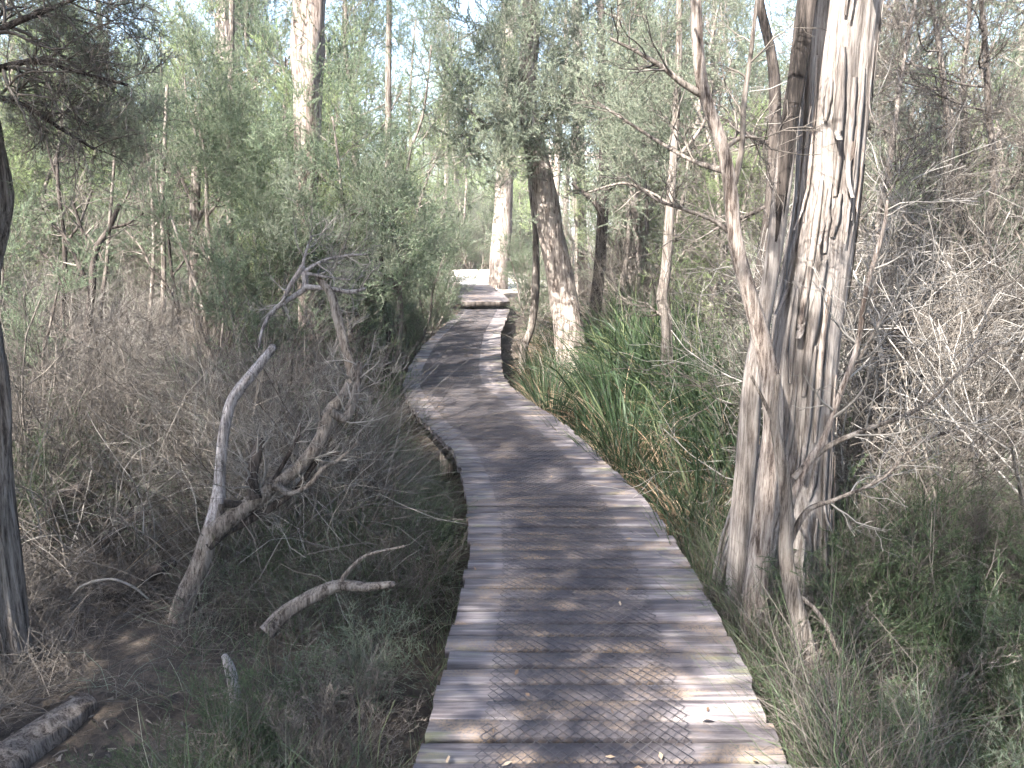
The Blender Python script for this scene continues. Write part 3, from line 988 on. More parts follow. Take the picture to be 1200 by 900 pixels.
# ------------------------------------------------------------------ other hand-placed trunks
def px_tree(name, label, rows, d, mat, sides=18, nrows=70, crowns=(), limbs=(), lm=None, kw=None):
    P, R = px_curve(rows, d)
    base = P[0].copy()
    base[2] = gz(base[0], base[1])
    o = thing(name, label, 'tree', tuple(base))
    link('trunk', limb_mesh('trunk', [(P - base, R)], mat, sides, nrows, **(kw or dict(ridge=.08, lump=.10, seed=int(rows[0][0])))), o)
    L = [px_curve(r, d) for r in limbs]
    for n, (p, r) in enumerate(L):
        link('limb', limb_mesh('limb', [(p - base, r)], lm or mat, 9, 30, ridge=.07, lump=.12, seed=n), o)
    if L:
        link('twigs', twigs_on([(p - base, r) for p, r in L], 7, .4, 4, M['twig'], seed=int(rows[0][1]), n3=3, rmin=.002), o)
    for (px, py, dd, kind, i, sc, rz) in crowns:
        p = at(px, py, d + dd)
        mid = {'tea': 3.2, 'tall': 6.2, 'bush': 1.2}[kind] * sc
        crown_on(o, i, tuple(p - base - np.array([0, 0, mid])), sc, rz, kind)
    return o


px_tree('leaning_tree', 'leaning grey trunk with pale sunlit lower bark rising from the sedge', [(678, 470, 44), (674, 440, 39), (667, 390, 34), (658, 340, 31), (649, 290, 29), (641, 240, 28), (633, 200, 26), (618, 120, 22), (622, 20, 18), (618, -150, 14)], 11.3, M['bark_pale'], 24, 90,
        crowns=[(600, 60, 0, 'tea', 1, .62, .4), (665, 110, -.5, 'tea', 1, .60, 2.0), (640, -80, 0, 'tall', 0, .6, 1.0), (700, 40, .5, 'tea', 0, .55, 4.0), (560, 40, -.3, 'tea', 3, .5, 3.0), (600, 110, -.6, 'bush', 2, 1.2, 2.4), (690, 120, -.4, 'bush', 2, 1.3, 4.4), (640, 70, -.6, 'bush', 2, 1.3, 1.4)],
        limbs=[[(625, 105, 8), (600, 140, 7), (570, 148, 6), (545, 158, 5), (525, 162, 3)], [(630, 150, 8), (655, 120, 7), (690, 100, 5)], [(570, 148, 4), (550, 130, 3), (528, 120, 2)]], lm=M['bark_dark'])
px_tree('peeling_bark_tree', 'straight tall trunk with bark peeling off at the top, standing in the thicket', [(370, 560, 36), (369, 500, 32), (367, 430, 30), (363, 370, 27), (360, 300, 25), (358, 240, 26), (360, 180, 29), (361, 110, 30), (361, 60, 36), (363, 0, 34), (364, -100, 32), (368, -300, 26), (372, -600, 16)], 8.4, M['bark_red'], 26, 110,
        crowns=[(370, -330, 0, 'tall', 0, .8, .2), (330, 265, -.9, 'bush', 1, .7, .2), (395, 275, -.8, 'bush', 2, .75, 1.2), (430, 215, -.3, 'bush', 0, 1.0, 2.2), (310, 190, -.2, 'bush', 1, .9, 3.2), (300, 110, .3, 'bush', 0, 1.1, 3.2)], kw=dict(ridge=.10, lump=.14, seed=5, freq=8))
px_tree('slim_tree', 'slim straight tree with knobbly brown stem standing in the sedge clumps', [(780, 540, 16), (780, 500, 15), (781, 430, 14), (782, 378, 14), (776, 350, 13), (780, 320, 12), (784, 260, 11), (788, 200, 10), (792, 140, 9), (795, 80, 8), (796, 0, 7), (798, -150, 6)], 8.3, M['bark'], 14, 80,
        crowns=[(800, 40, .2, 'bush', 2, 1.0, .4), (770, 110, .6, 'bush', 2, .9, 2.0)],
        limbs=[[(785, 240, 5), (760, 225, 4), (730, 215, 3), (690, 225, 2)], [(781, 372, 5), (768, 365, 3), (758, 355, 2)], [(788, 190, 5), (815, 160, 4), (838, 120, 3)]])
px_tree('dark_stem_tree', 'dark upright stem close behind the big shaggy tree', [(880, 560, 20), (883, 480, 19), (886, 420, 17), (893, 330, 17), (901, 260, 15), (906, 200, 15), (908, 110, 13), (903, 60, 11), (890, 0, 10), (880, -100, 9), (870, -300, 6)], 6.6, M['bark_dark'], 14, 70,
        limbs=[[(905, 170, 6), (880, 160, 5), (850, 140, 3)], [(902, 240, 5), (870, 255, 4), (835, 270, 3)]])
px_tree('sinuous_sapling', 'thin sinuous brown stem at the sedge beside the far bend of the boardwalk', [(613, 470, 12), (613, 440, 11), (614, 408, 10), (622, 385, 9), (627, 350, 9), (628, 300, 8), (627, 262, 7), (622, 220, 6), (618, 160, 4)], 12.2, M['bark'], 10, 50)
px_tree('forked_tree', 'dark forked tree behind the sedge with bare side limb', [(690, 440, 16), (696, 370, 14), (702, 315, 13), (706, 260, 13), (708, 200, 12), (706, 120, 10), (704, 0, 8)], 13.5, M['bark_dark'], 12, 50, crowns=[(715, 150, .5, 'tea', 1, .55, .7)],
        limbs=[[(705, 250, 7), (695, 235, 6), (682, 225, 5), (670, 215, 3)], [(707, 230, 6), (725, 210, 4), (745, 195, 3)]])
px_tree('pale_bark_tree', 'thick white sunlit trunk at the bright clearing past the boardwalk end', [(583, 362, 27), (584, 330, 24), (588, 270, 22), (592, 200, 20), (595, 120, 19), (598, 0, 17), (602, -200, 12)], 25, M['bark_pale'], 14, 40, crowns=[(590, 40, 0, 'tall', 1, .9, .3), (575, 110, -1, 'tea', 2, .9, .3), (610, 90, -.6, 'tea', 2, .9, 2.3)])
px_tree('grey_tree', 'straight grey trunk behind the leaning tree', [(681, 400, 17), (681, 330, 15), (680, 260, 14), (679, 200, 14), (677, 60, 12), (675, -100, 10)], 20, M['bark'], 12, 40, crowns=[(690, 90, 0, 'tea', 1, .9, .2)])
px_tree('broken_tree', 'brown upright trunk with a snapped slanting top in the thicket', [(234, 500, 14), (232, 430, 13), (227, 340, 11), (228, 260, 11), (230, 205, 10), (229, 178, 9)], 9.3, M['bark'], 12, 60,
        limbs=[[(226, 184, 8), (236, 166, 8), (246, 150, 7)], [(229, 240, 5), (215, 215, 4), (205, 190, 3)], [(230, 260, 6), (248, 232, 4), (268, 215, 3)]])
px_tree('bleached_dead_tree', 'pale bleached dead trunk standing on the leaf-strewn rise', [(150, 440, 20), (151, 400, 17), (154, 360, 13), (158, 300, 12), (161, 270, 12), (157, 235, 9), (154, 205, 7)], 12.5, M['bark_pale'], 14, 50,
        limbs=[[(158, 232, 5), (178, 222, 5), (196, 205, 4)]])
px_tree('thin_tree', 'thin brown pole tree near the broken-topped trunk', [(272, 470, 11), (272, 400, 10), (270, 300, 9), (268, 220, 8), (270, 120, 7), (272, 0, 6), (274, -150, 5)], 10.2, M['bark'], 10, 50, crowns=[(275, 90, .5, 'tea', 2, .7, .7), (240, 60, .3, 'tea', 0, .6, 3.1)])
px_tree('thin_tree', 'thin straight green-brown sapling beside the bleached dead trunk', [(192, 480, 8), (190, 400, 7), (192, 320, 6), (190, 240, 6), (192, 190, 5), (196, 100, 4)], 8.8, M['bark'], 8, 40, crowns=[(190, 120, .4, 'bush', 0, 1.0, .7)])
px_tree('pale_bark_tree', 'broad pale trunk showing through the foliage above the broken-topped trunk', [(262, 400, 34), (263, 300, 31), (264, 200, 29), (265, 120, 28), (268, 0, 26), (272, -200, 20)], 19, M['bark_pale'], 16, 40, crowns=[(262, 10, 0, 'tall', 1, .9, .3)])
px_tree('crooked_dark_tree', 'dark thin crooked tree with forking bare limbs among grey brush', [(104, 520, 10), (106, 450, 10), (102, 400, 9), (108, 340, 8), (112, 295, 7), (128, 268, 6), (140, 240, 5)], 7.6, M['bark_dark'], 10, 50,
        limbs=[[(108, 345, 6), (92, 310, 5), (78, 280, 4), (60, 262, 3)], [(111, 300, 5), (96, 270, 4), (85, 235, 3)], [(104, 400, 6), (85, 395, 4), (62, 380, 3), (40, 385, 2)], [(128, 268, 4), (150, 262, 3), (168, 250, 2)]])
px_tree('slim_tree', 'slim brown stem at the boardwalk bend beside the thicket', [(466, 480, 13), (465, 440, 12), (466, 400, 11), (468, 360, 10), (462, 300, 9), (456, 220, 8), (455, 120, 7), (456, 0, 6)], 11, M['bark'], 10, 50, crowns=[(450, 150, .3, 'tea', 0, .62, .9), (470, 30, .3, 'tea', 3, .6, .2)])

for n_, (px, pb, pt, w, d, lab) in enumerate([
        (75, 500, 180, 6, 8.0, 'thin leaning brown pole stem before the bleached dead trunk'), (128, 480, 150, 5, 8.6, 'thin straight brown pole stem close to the crooked dark tree'),
        (170, 480, 160, 5, 9.2, 'thin bowed brown pole stem beside the bleached dead trunk'), (210, 490, 240, 5, 8.4, 'short thin brown pole stem before the broken-topped trunk'),
        (250, 500, 130, 6, 9.0, 'thin brown pole stem just past the broken-topped trunk'), (300, 480, 180, 5, 9.6, 'thin brown pole stem between broken-topped and peeling trunks'),
        (440, 480, 240, 6, 9.2, 'thin pale pole stem before the boardwalk bend')]):
    gp = np.random.default_rng(900 + n_)
    wob = np.cumsum(gp.normal(size=7) * 5)
    rws = [(px + wob[k], pb + (pt - pb) * k / 6 + (25 if k == 0 else 0), w * (1.25 - .11 * k)) for k in range(7)]
    tip = rws[-1]; mid_ = rws[3]; m2 = rws[4]
    px_tree('pole_tree', lab, rws, d, M['bark'] if n_ % 3 else M['bark_dark'], 8, 40,
            limbs=[[(mid_[0], mid_[1], w * .7), (mid_[0] - 14, mid_[1] - 30, w * .5), (mid_[0] - 34, mid_[1] - 52, w * .35)],
                   [(m2[0], m2[1], w * .6), (m2[0] + 16, m2[1] - 22, w * .45), (m2[0] + 30, m2[1] - 55, w * .3)],
                   [(tip[0], tip[1] + 30, w * .5), (tip[0] - 10, tip[1] - 5, w * .35), (tip[0] - 14, tip[1] - 40, w * .25)]])

# furrowed trunk at the edge of the view
rows = [(10, 900, 96), (8, 820, 88), (3, 740, 72), (-4, 660, 64), (-9, 600, 60), (-10, 540, 58), (-9, 480, 60), (-13, 430, 56), (-22, 370, 54), (-20, 310, 56), (-10, 260, 60), (-7, 225, 62), (-16, 170, 58), (-30, 110, 56), (-50, 40, 52), (-60, -60, 48), (-60, -250, 40), (-40, -500, 30)]
P, R = px_curve([(r[0] - 7, r[1], r[2] * .86) for r in rows], 3.7)
off = P[1].copy(); off[2] = gz(off[0], off[1])
le = thing('furrowed_tree', 'dark furrowed bulging trunk standing by the fallen log', 'tree', tuple(off))
link('trunk', limb_mesh('trunk', [(P - off, R)], M['bark'], 72, 200, ridge=.13, lump=.14, seed=13, freq=11, twist=.5), le)
lb = [px_curve(r, 3.7) for r in ([(-40, 90, 14), (0, 80, 9), (40, 72, 6), (90, 84, 4), (150, 100, 3)], [(-45, 60, 12), (10, 30, 8), (60, 10, 5), (110, -10, 3)], [(-30, 110, 9), (20, 120, 6), (70, 150, 4), (110, 175, 3)])]
for n, (p, r) in enumerate(lb):
    link('branch', limb_mesh('branch', [(p - off, r)], M['bark_dark'], 8, 30, ridge=.06, lump=.1, seed=n), le)
link('twigs', twigs_on([(p - off, r) for p, r in lb], 16, .36, 6, M['twig'], seed=77, n3=5, up=-.03), le)
for (px, py, sc, rz) in ((50, 105, .32, 1), (125, 125, .28, 2), (80, 15, .32, 3)):
    crown_on(le, 0, tuple(at(px, py, 3.8) - off - np.array([0, 0, 1.1 * sc])), sc, rz, 'brown')
    crown_on(le, 2, tuple(at(px + 25, py - 15, 3.9) - off - np.array([0, 0, 1.3 * sc])), sc * .9, rz + 1, 'bush')
crown_on(le, 1, tuple(at(-60, -560, 3.9) - off - np.array([0, 0, 4.0])), .75, 2.2, 'tall')

# ------------------------------------------------------------------ twisted dead tree and fallen timber
rows = [(203, 790, 26), (207, 750, 24), (217, 705, 23), (235, 660, 21), (250, 618, 21), (256, 590, 18), (258, 560, 13), (262, 512, 13), (272, 470, 13), (296, 438, 12), (321, 406, 9)]
P, R = px_curve([r + (0.04 * i,) for i, r in enumerate(rows)], 4.15)
off = P[0].copy()
dt = thing('twisted_dead_tree', 'twisted dead tree with bleached silver limbs rising out of dark brush', 'dead tree', tuple(off))
link('trunk', limb_mesh('trunk', [(P[:6] - off, R[:6])], M['bark'], 16, 60, ridge=.10, lump=.16, seed=17), dt)
sl = link('limb', limb_mesh('limb', [(P[4:] - off, R[4:] * .95)], M['bark_silver'], 14, 80, ridge=.08, lump=.14, seed=18), dt)
sl['label'] = 'bleached silver upper limb, snapped at the tip'
lims = [
    [(250, 622, 18), (275, 603, 17), (300, 585, 16), (322, 566, 15), (352, 546, 13), (376, 515, 13), (386, 484, 13), (402, 464, 11), (412, 440, 10), (404, 405, 9), (396, 375, 9), (388, 345, 8), (372, 325, 6)],
    [(244, 640, 12), (262, 625, 9), (290, 610, 9), (322, 592, 8), (350, 570, 6), (372, 540, 5), (398, 530, 4)],
    [(322, 567, 9), (338, 578, 6), (360, 570, 6), (380, 548, 5), (396, 540, 4), (420, 518, 3)],
    [(388, 482, 9), (404, 490, 10), (414, 470, 9), (419, 448, 8), (421, 425, 6)],
    [(300, 585, 12), (295, 560, 12), (300, 535, 11), (306, 515, 9)],
    [(262, 590, 10), (285, 590, 6), (310, 578, 5), (345, 520, 4), (352, 500, 3)]]
LC = [px_curve([(r[0], r[1], r[2] * 1.15, .12 + .03 * i) for i, r in enumerate(l)], 4.15) for l in lims]
for n, (p, r) in enumerate(LC):
    link('limb', limb_mesh('limb', [(p - off, r)], M['bark_dark'] if n in (1, 4, 5) else M['bark'], 11, 60, ridge=.08, lump=.14, seed=30 + n), dt)
link('twigs', twigs_on([(p - off, r) for p, r in LC], 9, .24, 5, M['twig_grey'], seed=12, n3=4, rr=.25), dt)

# bare silver bough caught above the dead tree
bl_ = [[(303, 408, 3), (308, 385, 4), (320, 364, 5), (340, 350, 6), (356, 338, 7), (357, 322, 8), (353, 312, 7)],
       [(357, 336, 6), (385, 338, 5), (410, 342, 5), (428, 338, 3)], [(354, 314, 6), (340, 335, 5), (332, 352, 4), (320, 368, 3)],
       [(357, 318, 5), (378, 306, 4), (400, 300, 3), (430, 298, 2)], [(354, 312, 4), (360, 290, 3), (366, 276, 2)], [(358, 320, 4), (385, 325, 3), (410, 328, 2)]]
BC = [px_curve([r + (.02 * i,) for i, r in enumerate(l)], 4.6) for l in bl_]
off = BC[0][0][0].copy()
sb = thing('silver_bough', 'bare forked silver bough snagged above the twisted dead tree', 'branch', tuple(off))
for n, (p, r) in enumerate(BC):
    link('branch', limb_mesh('branch', [(p - off, r)], M['bark_silver'], 8, 34, ridge=.06, lump=.14, seed=40 + n), sb)
link('twigs', twigs_on([(p - off, r) for p, r in BC[1:]], 8, .26, 4, M['twig_grey'], seed=15, n3=3, rmin=.0012), sb)


def fallen(name, label, rows, d, mat, extra=(), cat='log', sides=12):
    P, R = px_curve(rows, d)
    off = P[0].copy()
    o = thing(name, label, cat, tuple(off))
    link('bole', limb_mesh('bole', [(P - off, R)], mat, sides, 60, ridge=.09, lump=.14, seed=int(rows[0][1])), o)
    for n, r in enumerate(extra):
        p, rr = px_curve(r, d)
        link('branch', limb_mesh('branch', [(p - off, rr)], mat, 7, 24, ridge=.06, lump=.1, seed=n), o)
    return o


fallen('fallen_log', 'thick split fallen log lying at the foot of the furrowed trunk', [(-60, 960, 60, -.35), (-20, 918, 58, -.2), (30, 880, 46, 0), (70, 850, 36, .15), (104, 822, 24, .3)], 3.02, M['bark'], sides=20)
fallen('fallen_log', 'narrow fallen log half hidden under dark brush beside the twisted dead tree', [(70, 712, 14), (110, 700, 18), (155, 684, 17), (185, 668, 14), (205, 660, 8)], 4.5, M['bark_dark'])
fallen('fallen_branch', 'arched brown fallen branch resting on the grass with its tip turned level', [(312, 742, 18, -.05), (330, 722, 17), (350, 708, 16), (378, 693, 15), (400, 686, 12), (430, 688, 10), (462, 684, 6)], 3.75, M['bark'],
       [[(395, 688, 7), (412, 665, 5), (432, 650, 4), (474, 640, 3)]], 'branch')
fallen('broken_stick', 'short bleached broken stick poking up out of green fern', [(277, 850, 13), (276, 815, 13), (270, 785, 12), (263, 768, 7)], 3.15, M['bark_silver'], (), 'stick')
fallen('charred_stump', 'dark crooked stump leaning under the pale fallen reeds', [(50, 660, 20), (58, 610, 18), (70, 585, 16), (95, 572, 12)], 5.0, M['bark_dark'], [[(62, 600, 9), (52, 580, 6), (48, 570, 4)]], 'stump')
fallen('fallen_branch', 'dark forked fallen branch half sunk in brown brush', [(105, 650, 9), (130, 628, 9), (150, 612, 9), (172, 600, 6)], 4.9, M['bark_dark'], [[(148, 612, 6), (155, 598, 4), (150, 585, 3)]], 'branch')
fallen('fallen_branch', 'thin pale arched cane over the dark hollow in the brush', [(78, 705, 2), (98, 686, 3), (130, 679, 3), (156, 688, 3), (174, 702, 2)], 4.3, M['twig_grey'], (), 'branch', 8)

# ------------------------------------------------------------------ scattered woodland
def scatter(n, xr, yr, gap, clear, seed, tries=60):
    """random spots off the boardwalk, at least gap apart; clear(x, y) -> keep"""
    g = np.random.default_rng(seed)
    out = []
    for _ in range(n * tries):
        if len(out) >= n: break
        x, y = g.uniform(*xr), g.uniform(*yr)
        if not clear(x, y): continue
        if all((x - a) ** 2 + (y - b) ** 2 > gap * gap for a, b in out): out.append((x, y))
    return out


def pxx(x, y):
    return CX + FPX * x / y


def open_view(x, y):
    """keep the boardwalk, and the view along it into the clearing, open"""
    if y < 19: return off_deck(x, y) > 0.9
    p = pxx(x, y)
    if y < 37: return not (480 < p < 620)
    return True


LANDMARKS = [('the twisted dead tree', -1.7, 4.2), ('the trunk with peeling bark', -2.0, 8.4), ('the broken-topped trunk', -3.5, 9.3), ('the bleached dead trunk', -5.7, 12.5),
             ('the big shaggy tree', 1.25, 3.95), ('the leaning trunk', .8, 11.3), ('the slim knobbly tree', 1.5, 8.3), ('the step in the boardwalk', -.5, 18),
             ('the bright clearing', -1.6, 29), ('the furrowed trunk by the log', -2.2, 3.7), ('the pale leafless shrubs', 2.6, 4.8), ('the boardwalk bend', -1.5, 10.8),
             ('the forked dark tree', 1.3, 13.5), ('the broad pale trunk', -6.5, 19), ('the straight grey trunk', 1.7, 20)]


def near(x, y):
    return min(LANDMARKS, key=lambda l: (l[1] - x) ** 2 + (l[2] - y) ** 2)[0]


def put(kind, i, x, y, sc, desc, size=(.75, 1.0), **kw):
    """a plant labelled by its size and the landmark it stands nearest to"""
    s_ = 'small ' if sc < size[0] else 'large ' if sc > size[1] else ''
    lab = s_ + desc + ' growing nearest to ' + near(x, y)
    return plant(kind, i, x, y, sc, lab, s_ + desc + ' kind nearest to ' + near(x, y), **kw)


# tall trees whose crowns make the canopy
for k, (x, y) in enumerate(scatter(13, (-20, 18), (16, 46), 3.2, lambda a, b: open_view(a, b) and not (-13 < a < 2 and b > 19), 301)):
    put('tall', k, x, y, .8 + .5 * rng.random(), 'tall woodland tree with high sparse crown')
for k, (x, y) in enumerate([(-3.2, -2.2), (-5.4, 1.5), (-1.6, -4.6), (2.6, -2.6), (3.8, 1.2), (-7.5, -3), (-4.6, -6.2), (5.6, 4.4), (0.2, -8), (-5.2, -1.0), (-4.3, .8), (-2.3, -6.9), (-1.9, -2.6), (1.2, -4.4), (-6.0, -3.4), (-4.0, -.5), (-3.4, -9.5)]):  # out of view; number and places chosen to shade deck and foreground
    plant('tall', k, x, y, .85 + .3 * rng.random(), 'unseen tall tree overhanging and shading the near end of the boardwalk', 'unseen tall trees shading the near boardwalk')
for k, (px, d, sc) in enumerate([(445, 14.5, .72), (648, 18.5, .8), (515, 40, 1.25), (552, 42, 1.3), (592, 45, 1.3), (405, 18, .85), (335, 16, .75), (245, 15.5, .8), (158, 17, .85), (62, 16, .8), (12, 13.5, .75), (760, 15, .75), (845, 17, .85), (1060, 13, .8), (1150, 15, .85)]):
    put('tall', k, (px - CX) / FPX * d, d, sc, 'slim tree with full high feathery crown', (.79, 1.0))
# slender tea-trees, the mid-distance screen
n = 0
for (x, y) in scatter(84, (-13, 13), (8.0, 24), 1.0, lambda a, b: open_view(a, b) and off_deck(a, b) > 1.0 and not (590 < pxx(a, b) < 900 and b < 11) and not (50 < pxx(a, b) < 300 and b < 11.5), 311):
    i = n % 4 if x < 1.5 or rng.random() < .5 else 4
    if x < -2 and y > 11 and i in (0, 3) and rng.random() < .6: i = 2  # more of the sun-tinted leaf colour where foliage should look lit
    put('tea', i, x, y, .65 + .45 * rng.random(), 'tea-tree with dense brown twiggy crown' if i == 4 else 'tea-tree with wispy green crown')
    n += 1
for (px, d, i, sc) in [(1050, 6.5, 4, .8), (1130, 7.2, 4, .9), (1190, 6.0, 4, .75), (1090, 8.5, 4, 1.0), (1000, 8.0, 1, .9), (1160, 9.5, 0, 1.0), (60, 11.6, 2, .9), (150, 13.0, 2, 1.0), (320, 10.6, 0, .8), (420, 10.2, 3, .8), (20, 11, 2, 1.0), (430, 8.6, 0, .62)]:
    put('tea', i, (px - CX) / FPX * d, d, sc, 'tea-tree with dense brown twiggy crown' if i == 4 else 'tea-tree with wispy green crown')
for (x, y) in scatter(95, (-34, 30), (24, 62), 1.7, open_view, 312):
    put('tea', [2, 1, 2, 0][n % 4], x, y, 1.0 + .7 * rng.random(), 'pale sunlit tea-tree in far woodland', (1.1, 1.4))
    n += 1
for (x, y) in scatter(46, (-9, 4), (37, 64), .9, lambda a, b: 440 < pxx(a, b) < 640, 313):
    put('tea', 2, x, y, .7 + .9 * rng.random(), 'pale sunlit tea-tree in far woodland', (1.1, 1.4))  # all in the lightened leaf, so the gap looks glaringly sunlit
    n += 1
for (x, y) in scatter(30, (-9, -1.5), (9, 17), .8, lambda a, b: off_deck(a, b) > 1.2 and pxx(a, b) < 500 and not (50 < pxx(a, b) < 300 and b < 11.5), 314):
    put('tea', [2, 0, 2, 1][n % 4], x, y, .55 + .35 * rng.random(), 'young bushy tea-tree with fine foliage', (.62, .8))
    n += 1
for (x, y) in scatter(30, (1.5, 11), (9.5, 18), .8, lambda a, b: off_deck(a, b) > 1.2 and pxx(a, b) > 690, 315):
    put('tea', [1, 0, 4, 1, 2][n % 5], x, y, .55 + .4 * rng.random(), 'young bushy tea-tree with fine foliage', (.62, .8))
    n += 1
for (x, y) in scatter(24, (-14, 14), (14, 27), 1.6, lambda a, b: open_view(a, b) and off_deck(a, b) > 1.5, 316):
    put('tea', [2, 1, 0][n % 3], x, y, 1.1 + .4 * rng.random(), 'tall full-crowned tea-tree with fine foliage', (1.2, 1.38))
    n += 1
# green leafy shrubs
for k, (x, y) in enumerate(scatter(44, (-9, 0.5), (6.0, 14), .75, lambda a, b: off_deck(a, b) > 1.0 and a < 0 and b > 5.5 - a * .25 and not (50 < pxx(a, b) < 300 and b < 10.5), 321)):
    put('bush', k, x, y, .75 + .5 * rng.random(), 'leafy grey-green shrub', (.9, 1.1))
for k, (x, y) in enumerate(scatter(34, (1.5, 10), (5.5, 17), .85, lambda a, b: off_deck(a, b) > 1.3 and not (600 < pxx(a, b) < 990 and b < 10.5), 322)):
    put('bush', k, x, y, .75 + .5 * rng.random(), 'leafy grey-green shrub', (.9, 1.1))
for k, (x, y) in enumerate(scatter(26, (-9, 5), (36.5, 44), .8, lambda a, b: 430 < pxx(a, b) < 650, 323)):
    put('bush', k, x, y, .9 + .8 * rng.random(), 'pale sunlit shrub edging the clearing', (1.1, 1.4))
# withered brown shrubs
for k, (x, y) in enumerate(scatter(46, (-8, -0.8), (5.6, 13), .7, lambda a, b: off_deck(a, b) > 1.25, 331)):
    put('brown', k, x, y, .45 + .5 * rng.random(), 'withered brown fine-twigged shrub', (.6, .85))
for k, (x, y) in enumerate(scatter(44, (1.6, 9), (4.6, 13), .7, lambda a, b: off_deck(a, b) > .9 and not (600 < pxx(a, b) < 960 and b < 11), 332)):
    put('brown', k, x, y, .6 + .6 * rng.random(), 'withered brown fine-twigged shrub', (.75, 1.0))
# bare twiggy shrubs
for k, (px, py, d, i, sc) in enumerate([(1130, 560, 4.9, 0, 1.35), (1235, 560, 5.0, 0, 1.45), (1060, 560, 5.2, 2, 1.3), (1120, 540, 6.0, 2, 1.5), (1030, 500, 5.8, 1, 1.1), (1190, 640, 4.2, 2, .9)]):
    p = at(px, py, d)
    plant('bare', i, p[0], d, sc, ['pale leafless shrub of fine arching twigs beyond the shaggy tree', 'grey leafless twiggy shrub tangled among the pale ones past the shaggy tree', 'dark leafless twiggy shrub behind the pale ones past the shaggy tree'][i], ['pale bare shrubs', 'grey bare shrubs', 'dark bare shrubs'][i])
for (px, d, sc) in ((290, 5.5, .7), (335, 6.0, .75), (250, 5.1, .5), (200, 5.3, .6), (140, 5.2, .55)):
    plant('bare', 2, (px - CX) / FPX * d, d, sc, 'dark gnarled leafless shrub tangled behind the twisted dead tree', 'gnarled shrubs behind the dead tree')
for k, (x, y) in enumerate(scatter(40, (-7.5, -0.9), (5.6, 12), .7, lambda a, b: off_deck(a, b) > 1.35, 341)):
    put('bare', 1 + k % 2, x, y, .45 + .5 * rng.random(), 'brittle brown leafless shrub', (.6, .85))
for k, (x, y) in enumerate(scatter(24, (2.0, 8), (5.4, 12), .8, lambda a, b: off_deck(a, b) > 1.0 and not (600 < pxx(a, b) < 990 and b < 11), 342)):
    put('bare', 2, x, y, .6 + .5 * rng.random(), 'brittle brown leafless shrub', (.75, .95))
# sedge clumps along the shaggy-tree side
for k, (x, y) in enumerate(scatter(66, (0.3, 5.2), (4.6, 14.5), .42, lambda a, b: .30 < off_deck(a, b) < 2.6 and a > 0 and 596 < pxx(a, b) < 905, 351)):
    i = 2 if off_deck(x, y) < .75 else k % 2
    low = pxx(x, y) < 725
    put('sedge', i, x, y, ((.75 + .3 * rng.random()) if i == 2 else (.95 + .45 * rng.random())) * (.55 if low else 1), 'brown mostly dead sedge clump' if i == 2 else 'strap-leaved green sedge clump', (.9, 1.15))
for k, (x, y) in enumerate(scatter(30, (0.3, 3.5), (4.3, 11.5), .26, lambda a, b: .16 < off_deck(a, b) < .55 and a > 0, 352)):
    put('sedge', 2, x, y, .5 + .25 * rng.random(), 'dry brown drooping sedge tussock', (.56, .68))
for k, (x, y) in enumerate(scatter(20, (2.0, 6), (5.0, 9.5), .5, lambda a, b: 780 < pxx(a, b) < 1010, 353)):
    put('sedge', k % 2, x, y, .95 + .4 * rng.random(), 'strap-leaved green sedge clump', (.9, 1.15))
for k, (px, d, sc) in enumerate([(498, 15.0, .85), (478, 13.6, .9), (508, 17.5, .8), (630, 16.5, .9), (622, 20.5, 1.0), (505, 21, 1.0)]):
    put('bush', k % 2, (px - CX) / FPX * d, d, sc, 'tall leafy shrub screening the path end', (.84, .95))
for k, (x, y) in enumerate(scatter(46, (-6.5, -0.8), (5.0, 10.5), .5, lambda a, b: off_deck(a, b) > .5, 356)):
    i = 0 if k % 5 < 3 else 2
    put('wispy', i, x, y, .8 + .6 * rng.random(), ['feathery olive-green bush', '', 'feathery grey-green bush'][i], (.95, 1.2))
# low green growth hugging the far bend
for k, (x, y) in enumerate(scatter(16, (-5, -0.5), (18.5, 27), .6, lambda a, b: 420 < pxx(a, b) < 508, 355)):
    put('bush', k % 3, x, y, .5 + .5 * rng.random(), 'leafy sunlit shrub', (.6, .85))
for k, (x, y) in enumerate(scatter(20, (-4, -0.5), (11.2, 18.5), .5, lambda a, b: .45 < off_deck(a, b) < 2.0 and a < 0, 354)):
    put('bush', k % 2, x, y, .28 + .22 * rng.random(), 'low rounded green shrub', (.34, .45))
# low feathery bushes around the near boardwalk
for k, (x, y) in enumerate(scatter(46, (-3.4, -0.2), (2.4, 8.6), .33, lambda a, b: .42 < off_deck(a, b) < 1.6 and not (a < -1.1 and b < 3.5) and not (3.2 < b < 4.7 and off_deck(a, b) > .55), 361)):
    i = 0 if rng.random() < .55 else 2 if rng.random() < .25 else 1
    put('wispy', i, x, y, .55 + .4 * rng.random(), ['low feathery green fern bush', 'low feathery withered bush', 'low feathery grey-green bush'][i], (.65, .85))
for k, (x, y) in enumerate(scatter(44, (1.0, 4.2), (2.2, 5.0), .33, lambda a, b: .5 < off_deck(a, b) < 2.6, 362)):
    i = [0, 0, 1, 2][k % 4]
    put('wispy', i, x, y, .65 + .5 * rng.random(), ['low feathery green fern bush', 'low feathery withered bush', 'low feathery grey-green bush'][i], (.75, 1.0))
p = at(1085, 700, 3.5)
plant('wispy', 0, p[0], 3.5, 1.25, 'bright green feathery bush standing above the withered brush', z=float(gz(p[0], 3.5)) + .1)

